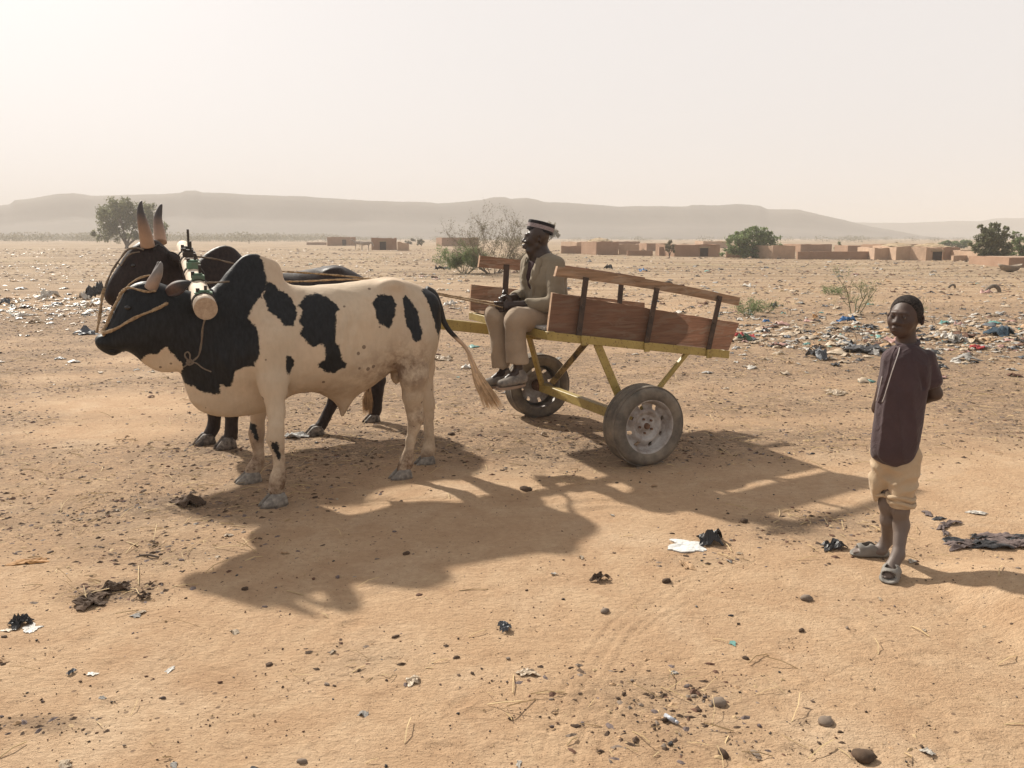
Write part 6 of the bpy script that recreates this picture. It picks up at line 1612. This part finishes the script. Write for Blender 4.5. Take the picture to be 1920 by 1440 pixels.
SG = [
 ('plastic_bag', 'bright blue plastic bag in the rubbish left of the boy', 'bag', 1586, 605, 30, 'blue', 1, .6),
 ('rag', 'dark bundled rag in the rubbish straight below the blue bag', 'rag', 1535, 673, 50, 'slate', 2, .5),
 ('rag', 'black torn cloth lying just left of the shoulder of the boy', 'rag', 1625, 660, 66, 'black', 3, .3),
 ('rag', 'dark navy cloth in the rubbish right of the boy', 'rag', 1873, 628, 46, 'navy', 4, .4),
 ('rag', 'red rag lying right of the boy', 'rag', 1834, 654, 34, 'red', 5, .3),
 ('rag', 'red scrap at the rear corner of the cart', 'rag', 1383, 632, 22, 'red', 6, .5),
 ('rag', 'second red scrap beside the green bundle behind the cart', 'rag', 1408, 634, 20, 'red', 7, .5),
 ('rag', 'dark green bundle between two red scraps behind the cart', 'rag', 1394, 638, 24, 'green', 8, .7),
 ('plastic_bag', 'large white bag in the rubbish right of the boy', 'bag', 1776, 640, 42, 'white', 9, .6),
 ('plastic_bag', 'grey bag beside the large white bag right of the boy', 'bag', 1798, 641, 32, 'grey', 10, .5),
 ('rag', 'rust brown cloth behind the grey bag right of the boy', 'rag', 1802, 632, 48, 'brown', 11, .3),
 ('plastic_bag', 'black bag among weeds right of the rear cart corner', 'bag', 1449, 577, 17, 'black', 12, .8),
 ('plastic_bag', 'small round blue bag right of the cart corner', 'bag', 1437, 606, 12, 'blue', 13, .9),
 ('plastic_bag', 'black bag standing up behind the muzzle of the brown ox', 'bag', 181, 556, 32, 'black', 14, 1.2),
 ('plastic_bag', 'round white bag left of the muzzle of the brown ox', 'bag', 158, 558, 22, 'white', 15, .9),
 ('plastic_bag', 'big white bag on the rubbish heap at the left', 'bag', 92, 558, 34, 'white', 16, .8),
 ('plastic_bag', 'cream bag beneath the muzzle of the brown ox', 'bag', 172, 575, 20, 'cream', 17, .8),
 ('plastic_bag', 'blue grey bag at the left picture edge', 'bag', 8, 567, 22, 'slate', 18, .8),
 ('plastic_bag', 'flat white bag lying below the left rubbish heap', 'bag', 50, 590, 28, 'white', 19, .3),
 ('rag', 'dark blue rag beside the muzzle of the pied ox', 'rag', 160, 626, 34, 'slate', 20, .4),
 ('plastic_bag', 'pale flat bag low at the left below the heap', 'bag', 68, 604, 24, 'cream', 21, .4),
 ('plastic_bag', 'white plastic sheet on the sand behind the pied ox', 'bag', 826, 674, 42, 'cream', 22, .3),
 ('plastic_bag', 'white crumpled bag beneath the reins behind the ox', 'bag', 846, 572, 28, 'white', 23, .6),
 ('foil_heap', 'shredded silvery white foil beside the hoof of the brown ox', 'foil', 556, 818, 44, 'card', 24, .25),
 ('plastic_bag', 'upright cream wrapper below the axle of the cart', 'wrapper', 1020, 818, 11, 'cream', 25, 1.2),
 ('plastic_bag', 'blue white bag behind the rubbish beyond the cart rail', 'bag', 1205, 511, 16, 'blue', 26, .5),
 ('plastic_bag', 'black and white bag far beyond the cart rail', 'bag', 1141, 507, 15, 'black', 27, .9),
 ('plastic_bag', 'black bag left of the green bush', 'bag', 823, 508, 15, 'black', 28, .9),
 ('plastic_bag', 'dark bag at the foot of the green bush', 'bag', 838, 507, 14, 'slate', 29, .9),
 ('cardboard', 'torn white card lying on the sand in front of the boy', 'card', 1288, 1024, 66, 'card', 30, .07),
 ('rag', 'black crumpled plastic beside the torn white card', 'plastic', 1330, 1016, 44, 'black', 31, .8),
 ('cardboard', 'folded tan card below the torn white card', 'card', 1286, 1060, 36, 'tan', 32, .25),
 ('rag', 'black frayed clump on the sand left of the feet of the boy', 'rag', 1564, 1028, 38, 'black', 33, .5),
 ('plastic_scrap', 'dark blue plastic scrap alone in the foreground sand', 'plastic', 946, 1181, 28, 'slate', 34, .8),
 ('bark_scrap', 'splayed dark leafy scrap right of the ox shadow', 'scrap', 1124, 1086, 32, 'dung', 35, .6),
 ('rag', 'black round clump beside pale card at the left edge', 'rag', 39, 1172, 34, 'black', 36, .7),
 ('cardboard', 'pale card under the black clump at the left edge', 'card', 58, 1180, 30, 'grey', 37, .06),
 ('cardboard', 'small cream flake left of the black clump', 'card', 13, 1184, 18, 'cream', 38, .1),
 ('wood_chip', 'flat orange wood chip lying at the left edge', 'chip', 56, 1054, 54, 'orange', 39, .12),
 ('dung', 'crusted dung lump nearest the torn ground left of the shadow', 'dung', 218, 1106, 40, 'dung', 40, .5),
 ('dung', 'wide flat dung patch left of the ox shadow tip', 'dung', 172, 1130, 60, 'dung', 41, .3),
 ('dung', 'small dung lump right of the crusted dung', 'dung', 271, 1122, 24, 'dung', 42, .6),
 ('dung', 'dung heap in front of the forefoot of the pied ox', 'dung', 352, 944, 66, 'dung', 43, .3),
 ('plastic_scrap', 'grey flat scrap on the open sand in the left foreground', 'plastic', 319, 1258, 20, 'grey', 44, .1),
 ('plastic_scrap', 'white leaf shaped flake in the left foreground', 'plastic', 173, 1266, 16, 'white', 45, .1),
 ('plastic_scrap', 'dark plastic scrap left of the white flake', 'plastic', 135, 1264, 16, 'slate', 46, .6),
 ('corn_husk', 'pale husk with a bent straw in the central foreground', 'husk', 988, 1264, 34, 'cream', 47, .25),
 ('corn_husk', 'pale husk left of the bent straw', 'husk', 774, 1280, 28, 'cream', 48, .25),
 ('plastic_scrap', 'white shard near the bottom centre of the sand', 'plastic', 1568, 740, 30, 'cream', 49, .3),
 ('plastic_scrap', 'cream strip lying behind the boy on the right', 'plastic', 1832, 962, 26, 'white', 50, .2),
 ('plastic_scrap', 'pale green shard right of the central foreground', 'plastic', 1374, 1204, 14, 'teal', 51, .1),
 ('rag', 'teal net scrap left of the boy', 'net', 1625, 716, 24, 'teal', 52, .3),
 ('plastic_bag', 'white paper scrap behind the right shoulder of the boy', 'paper', 1798, 681, 18, 'white', 53, .2),
 ('rag', 'black scrap right behind the boy', 'rag', 1762, 690, 22, 'black', 54, .4),
 ('plastic_bag', 'cream bag lying left of the chest of the boy', 'bag', 1568, 737, 32, 'cream', 55, .3),
 ('plastic_bag', 'yellow scrap above the rubbish behind the cart', 'plastic', 1528, 596, 12, 'orange', 56, .7),
]
for i, s in enumerate(SG): single(*s[:8], h_=s[8], rz=(i*1.7) % 3 if s[3] not in (1288, 56) else (-.25 if s[3] == 1288 else .2), asp=.5 if s[3] == 56 else (.8 if s[3] == 1288 else 1))
for i, (px, py, wp, lb) in enumerate(((1350, 1318, 30, 'brown pebbled stone left of the lower centre'), (1551, 1354, 30, 'grey pitted stone in the lower right foreground'), (1618, 1420, 40, 'large dark striped stone at the bottom edge right of centre'), (1512, 1124, 26, 'flat reddish brown stone below the feet of the boy'), (1134, 1147, 18, 'small grey brown stone below the leafy scrap'),
                                   (1356, 1414, 26, 'dark stone at the bottom edge right of the glass vial'), (566, 1432, 20, 'pale pitted stone at the bottom edge left of centre'), (762, 1040, 14, 'black angular stone inside the ox shadow'), (460, 1105, 14, 'black pebble at the edge of the ox shadow'), (846, 816, 14, 'black stone left of the cart under the tail'), (1250, 1090, 20, 'brown clod below the folded tan card'), (1394, 979, 22, 'brown clod inside the cart shadow'), (986, 918, 22, 'black clump in the lit gap between the two shadows'),
                                   (1503, 1182, 14, 'dark blue grey stone in the right middle foreground'), (1588, 1178, 10, 'little pale upright stone right of the blue grey stone'), (1398, 1234, 14, 'dark pebble lying right of the bent straw'), (1247, 1350, 16, 'clod just below the glass vial'))):
    single('stone', lb, 'stone', px, py, wp, 'stone' if i in (0, 1, 3, 4, 6, 14) else 'dung', 200+i, flat=.55, rz=i)
# glass vial
g = G(1247, 1344); m = MB(); d = Vector((.6, -.8, 0)); m.tube([Vector((0, 0, .009)), d*.045+Vector((0, 0, .009))], .008, 10); m.tube([d*.045+Vector((0, 0, .009)), d*.058+Vector((0, 0, .009))], .006, 10)
o = m.build('glass_vial', plastic('clouded_glass', (.42, .44, .48), .15), None, smooth=True); o.location = (g.x, g.y, hz(g.x, g.y)); tag(o, 'small clouded glass vial lying in the foreground', 'vial')
# printed stroke on the torn card
# strip of torn rags on the right
base = G(1800, 1000); m = MB(); rr = random.Random(8)
pathR = [(1742, 962), (1756, 975), (1768, 990), (1776, 1003), (1790, 1012), (1806, 1020), (1826, 1017), (1846, 1020), (1866, 1012), (1885, 1018), (1905, 1012), (1925, 1016), (1800, 1026), (1862, 1030), (1890, 1008), (1915, 1028), (1840, 1010), (1780, 985)]
for i, (x, y) in enumerate(pathR):
    V, F = crumple(900+i, 10, .42); sc_ = rr.uniform(.075, .13) if i > 3 else rr.uniform(.05, .08); a = rr.uniform(-.5, .5)+(.9 if i < 4 else 0); g = G(x+rr.uniform(-4, 4), y+rr.uniform(-3, 3)); c, q = math.cos(a), math.sin(a)
    P0 = np.array(V)*sc_*np.array((1.5, .8, .75)); P0 = np.stack([P0[:, 0]*c-P0[:, 1]*q+g.x-base.x, P0[:, 0]*q+P0[:, 1]*c+g.y-base.y, P0[:, 2]+hz(g.x, g.y)+.003], 1)
    m.add(P0.tolist(), F, i % 3)
o = m.build('rag', [mats_l['rag'], mats_l['black'], mats_l['rag']], None, smooth=True); o.location = base; tag(o, 'long strip of torn mauve grey rags behind the feet of the boy', 'rag')

def mulch(n, zone, ymin, ymax, seed, name, label, smin, smax, mlist, flat=.25):
    r = np.random.RandomState(seed); X = []; Y = []
    while sum(map(len, X)) < n:
        u = r.uniform(size=20000); y = ymin*(ymax/ymin)**u; x = r.uniform(-1, 1, 20000)*.68*(y+.6); k = r.uniform(size=20000) < zone(x, y); X.append(x[k]); Y.append(y[k])
    X = np.concatenate(X)[:n]; Y = np.concatenate(Y)[:n]; Z = hgt(X, Y); s = (smin+(smax-smin)*r.uniform(size=n)**3)*(1+.06*Y); a = r.uniform(0, 6.28, n); V = np.zeros((n, 6, 3))
    for k in range(5):
        q = a+2*math.pi*k/5; el = r.uniform(.5, 1.2, n)*s; dx = np.cos(q)*el; dy = np.sin(q)*el*.6
        V[:, k, 0] = X+dx*np.cos(a)-dy*np.sin(a); V[:, k, 1] = Y+dx*np.sin(a)+dy*np.cos(a); V[:, k, 2] = Z-.001+s*flat*r.uniform(-.1, .35, n)
    V[:, 5, 0] = X; V[:, 5, 1] = Y; V[:, 5, 2] = Z+s*flat*r.uniform(.6, 1.6, n)
    i = (np.arange(n)*6)[:, None]; F = np.concatenate([np.concatenate([i+k, i+(k+1) % 5, i+5], 1) for k in range(5)])
    mi = np.tile(r.randint(0, len(mlist), n), 5)
    o = mesh_obj(name, V.reshape(-1, 3), F, None, None, False, mats=[mats_l[q] for q in mlist], midx=mi.tolist()); tag(o, label, 'debris', kind='stuff')
mulch(60000, lambda x, y: np.clip(debris_zone(x, y)-.06, 0, 1)*(1-sm(16, 26, y)), 2.4, 28, 5, 'mulch', 'trodden dung, chaff and dark mulch on the sand', .003, .022, ['dung', 'dung', 'brown', 'dung', 'rag', 'tan', 'stone', 'chaff'])
mulch(16000, lambda x, y: np.clip(.35+.5*vnoise((x*.4, y, 0*x), .8, 93, 6), 0, 1), 18, 120, 7, 'mulch', 'dry tufts, dung and clods on the far plain', .012, .05, ['dung', 'brown', 'stone', 'tan', 'chaff', 'cream'])
mulch(12000, lambda x, y: .6+0*x, 2.1, 12, 6, 'grit', 'fine grit scattered over the sand', .0015, .007, ['dung', 'dung', 'stone', 'brown', 'chaff'], .5)

# scatter: pieces sown by zone, the nearest and largest are objects of their own, the rest one heap
def sow(n, zone, ymax, seed, ymin=2.4, power=1.0):
    r = np.random.RandomState(seed); out = []
    while len(out) < n:
        m_ = 6000; u = r.uniform(size=m_); y = ymin*(ymax/ymin)**(u**power); x = (r.uniform(-1, 1, m_)*.68)*(y+.6)
        k = r.uniform(size=m_) < zone(x, y); out += list(zip(x[k], y[k]))
    return out[:n], r
protoL = [crumple(300+i, 6, .42) for i in range(16)]
meshes = {}
def proto_mesh(kind, i, mat, VF, smooth=False):
    key = (kind, i, mat.name)
    if key not in meshes:
        me = bpy.data.meshes.new(kind); me.from_pydata(np.array(VF[0]).tolist(), [], [list(map(int, f)) for f in VF[1]]); me.materials.append(mat); me.update()
        if smooth: me.polygons.foreach_set('use_smooth', [True]*len(me.polygons))
        meshes[key] = me
    return meshes[key]
CNAME = dict(dusty_white_film='white', cream_film='cream', grey_film='grey', black_film='black', slate_film='dark slate', tan_card='tan', faded_pink_film='faded pink', brown_rag='brown', teal_film='teal', blue_film='blue', dry_dung='dark brown', grey_brown_stone='grey brown', greyish_mauve_rag='mauve grey')
def lab(label, mn, x, y):
    px = 960+x/(y*.986+.27)*FPX; side = 'left' if px < 640 else 'middle' if px < 1280 else 'right'
    if y > 9: where = ('in the rubbish band right of the cart' if side == 'right' and y < 18 else 'left of the oxen' if px < 330 else 'behind the oxen and cart' if px < 1350 else 'on the far plain behind the boy')
    elif y > 5: where = 'on the ground near the '+('oxen' if px < 830 else 'cart wheels' if px < 1400 else 'boy')
    else: where = 'on the foreground sand, '+side+' third of the picture'
    return CNAME.get(mn, 'dull')+' '+label+' '+where
def scatter(kind, protos, matlist, pts, r, size, label, cat, group, nobj, smooth=False, stuffname=None, stufflabel=None):
    pts = sorted(pts, key=lambda p: p[1]/1.0); acc = {}
    for i, (x, y) in enumerate(pts):
        mt = mats_l[matlist[r.randint(len(matlist))]]; pi = r.randint(len(protos)); s = size(r, x, y); a = r.uniform(0, 6.28)
        if i < nobj:
            o = bpy.data.objects.new(kind, proto_mesh(kind, pi, mt, protos[pi], smooth)); COL.objects.link(o); place(o, x, y, a, s, .001); tag(o, lab(label, mt.name, x, y), cat, group)
        else: acc.setdefault(mt.name, []).append((pi, x, y, s, a))
    if acc:
        Vs = []; Fs = []; Ms = []; mats = []; b = 0
        for mi, (mn_, L) in enumerate(acc.items()):
            mats.append(bpy.data.materials[mn_])
            for pi, x, y, s, a in L:
                P0 = np.array(protos[pi][0])*s; c, q = math.cos(a), math.sin(a); Vs.append(np.stack([P0[:, 0]*c-P0[:, 1]*q+x, P0[:, 0]*q+P0[:, 1]*c+y, P0[:, 2]+hz(x, y)], 1)); Fs += [[int(k)+b for k in f] for f in protos[pi][1]]; Ms += [mi]*len(protos[pi][1]); b += len(P0)
        o = mesh_obj(stuffname, np.concatenate(Vs), Fs, None, None, smooth, mats=mats, midx=Ms); tag(o, stufflabel, cat, kind='stuff')
pts, r = sow(5200, litter_zone, 90, 1, ymin=8.5, power=.8)
scatter('plastic_scrap', protoL, ['white']*7+['cream']*9+['grey']*4+['black']*4+['slate', 'slate', 'tan', 'tan', 'pinkish', 'brown', 'brown', 'teal', 'tan'], pts, r, lambda r, x, y: (.035+min(.20, .045*r.exponential()))*(1 if y < 20 else 1.3), 'scrap of plastic or paper', 'plastic scrap', 'plastic and paper scraps strewn over the plain', 260, smooth=True, stuffname='rubbish', stufflabel='small far rubbish strewn over the plain')
ptsn, r = sow(60, lambda x, y: .5+0*x, 9, 2, ymin=2.3)
scatter('paper_flake', protoL, ['white', 'cream', 'cream', 'grey', 'tan'], ptsn, r, lambda r, x, y: r.uniform(.012, .04), 'tiny flake', 'flake', 'tiny pale flakes on the near sand', 60)
protoC = [clod(400+i, .45, 7, .55) for i in range(12)]
ptsc, r = sow(9000, lambda x, y: np.clip(debris_zone(x, y)*.95+.012, 0, 1), 16, 3, ymin=2.1, power=.9)
scatter('clod', protoC, ['dung', 'dung', 'brown', 'stone', 'rag', 'dung', 'black'], ptsc, r, lambda r, x, y: min(.022, .003+.0045*r.exponential())*(1+.08*y), 'small crumb', 'clod', 'dark crumbs scattered on the sand', 280, smooth=True, stuffname='crumbs', stufflabel='fine dark crumbs trodden into the sand')
straw_m = simple('pale_straw', (.50, .37, .20), .8, .3, 8, bump=0)
def straws(n, seed, zone, ymax, nobj=0):
    pts, r = sow(n, zone, ymax, seed, ymin=2.1); m = MB()
    for x, y in pts:
        L = r.uniform(.02, .13)*(1+.04*y); a = r.uniform(0, 6.28); h0 = hz(x, y)+.002; p = Vector((x, y, h0)); q = p+Vector((math.cos(a)*L, math.sin(a)*L, r.uniform(0, .3)*L)); w_ = r.uniform(.0008, .0022)*(1+.05*y)
        m.tube([p, p.lerp(q, .5)+Vector((r.uniform(-.08, .08)*L, 0, r.uniform(0, .1)*L)), q], w_, 3, cap=False)
    tag(m.build('straw', straw_m, None), 'dry straw strewn on the ground', 'straw', kind='stuff')
straws(2300, 9, lambda x, y: np.clip(debris_zone(x, y)-.005, 0, 1), 17)
sm_ = MB()
for i, (a, b, lb) in enumerate((((963, 1268), (962, 1303), 'upright thin straw beside the pale husk in the foreground'), ((1708, 1176), (1742, 1196), 'long straw in the right foreground'), ((1358, 1018), (1372, 1036), 'thick straw piece right of the black crumpled plastic'), ((1346, 1038), (1378, 1052), 'pale straw below the torn card'), ((262, 1042), (298, 1046), 'brown stick on the sand left of the ox shadow'), ((260, 1062), (260, 1098), 'pale straw standing left of the ox shadow'), ((1063, 1400), (1082, 1386), 'short straw at the bottom centre'), ((0, 1424), (50, 1396), 'long thin straw in the bottom left corner'))):
    p = G(*a); q = G(*b); s = MB(); s.tube([Vector((0, 0, .004)), (q-p)*.5+Vector((0, 0, .012)), (q-p)+Vector((0, 0, .006))], .0022 if i != 4 else .006, 5); o = s.build('straw_stalk', straw_m if i != 4 else bark, None); o.location = (p.x, p.y, hz(p.x, p.y)); tag(o, lb, 'straw')
# hair tufts of grass on the plain
def tufts():
    r = np.random.RandomState(77); V = []; F = []; n = 0
    for _ in range(500):
        y = 9+60*r.uniform()**1.4; x = r.uniform(-.68, .72)*y
        if vnoise((np.array(x), np.array(y), np.array(0.)), .35, 88, 5) < .18: continue
        for k in range(7):
            a = r.uniform(0, 6.28); L = r.uniform(.03, .09)*(1+y*.012); bx, by = x+r.normal()*.12, y+r.normal()*.12; z = hz(bx, by); wv = .003*(1+.05*y)
            V += [(bx-wv, by, z), (bx+wv, by, z), (bx+math.cos(a)*L*.6, by+math.sin(a)*L*.6, z+L)]; F.append((n, n+1, n+2)); n += 3
    tag(mesh_obj('dry_grass', V, F, simple('dry_green_grass', (.30, .27, .15), .9, .35, .4, bump=0), None, False), 'sparse dry grass on the plain', 'grass', kind='stuff')
tufts()
# small far posts and figures on the plain
for i, (px, pb, ht, lb) in enumerate(((467, 457, 7, 'thin dark post on the far plain behind the hump of the pied ox'), (434, 455, 3, 'short far stub left of the thin dark post'), (1458, 486, 4, 'short stake at the foot of the sunlit house'))):
    g = G(px, pb); s = MB(); hh = ht*g.y/FPX; s.tube([(0, 0, -.2), (.03, 0, hh*.5), (-.02, 0, hh)], [.11, .09, .05], 6); s.tube([(0, 0, hh*.55), (.25, 0, hh*.8)], .04, 5); o = s.build('post', bark, None); o.location = (g.x, g.y, hz(g.x, g.y)); tag(o, lb, 'post')

# pale donkeys grazing by the far wall
dk_m = simple('pale_grey_hide', (.33, .28, .24), .9, .2, 4, bump=0)
def donkey(px, py, face, label, head_low):
    g = G(px, py); root = empty('donkey', (g.x, g.y, hz(g.x, g.y)), math.radians(0 if face > 0 else 180)); tag(root, label, 'donkey', 'donkeys grazing by the far houses')
    v = Vol((-.9, -.35, -.03), (1.15, .35, 1.5), .035); v.cone((-.42, 0, .85), (.35, 0, .88), .22, .21, .08, (1, .8, 1)); v.cone((.40, 0, .92), (.70, 0, .95 if head_low else 1.2), .13, .10, .06, (1, .7, 1))
    hz_ = .55 if head_low else 1.15; v.cone((.70, 0, .95 if head_low else 1.2), (.92, 0, hz_), .10, .06, .05)
    for x, y in ((.30, .1), (.34, -.1), (-.45, .1), (-.42, -.1)): v.cone((x, y, .75), (x, y, .4), .09, .05, .04); v.cone((x, y, .4), (x+.02, y, .02), .045, .035, .02)
    for y in (.06, -.06): v.cone((.68, y, 1.02 if head_low else 1.28), (.60, y*1.6, 1.2 if head_low else 1.48), .03, .02, .02)
    V, Q = v.mesh(1); mesh_obj('body', V, Q, dk_m, root)
    s = MB(); s.tube([(-.62, 0, .95), (-.70, 0, .7), (-.68, 0, .45)], [.03, .025, .04], 5); s.build('tail', dk_m, root)
donkey(672, 470, -1, 'pale donkey standing left of the box shaped house', False)
donkey(686, 471, 1, 'pale donkey with lowered head nearest the box shaped house', True)

# ------------------------------------------------------------------ dusty air
m = MB(); m.box((0, 1200, 48), (5200, 2700, 102)); hb_ = m.build('haze', None, None) if False else None
me = bpy.data.meshes.new('haze'); m2 = MB(); m2.box((0, 800, 21.5), (4800, 1700, 53)); me.from_pydata([tuple(v) for v in m2.V], [], m2.F); me.update()
hzo = bpy.data.objects.new('haze', me); COL.objects.link(hzo); tag(hzo, 'dusty haze hanging over the plain', 'haze', kind='stuff')
hm = bpy.data.materials.new('dusty_air'); hm.use_nodes = True; t = hm.node_tree; t.nodes.clear(); o_ = t.nodes.new('ShaderNodeOutputMaterial'); pv_ = t.nodes.new('ShaderNodeVolumePrincipled')
pv_.inputs['Color'].default_value = (.80, .775, .75, 1); pv_.inputs['Density'].default_value = 0.00115; pv_.inputs['Anisotropy'].default_value = 0.0
t.links.new(pv_.outputs[0], o_.inputs['Volume']); me.materials.append(hm)
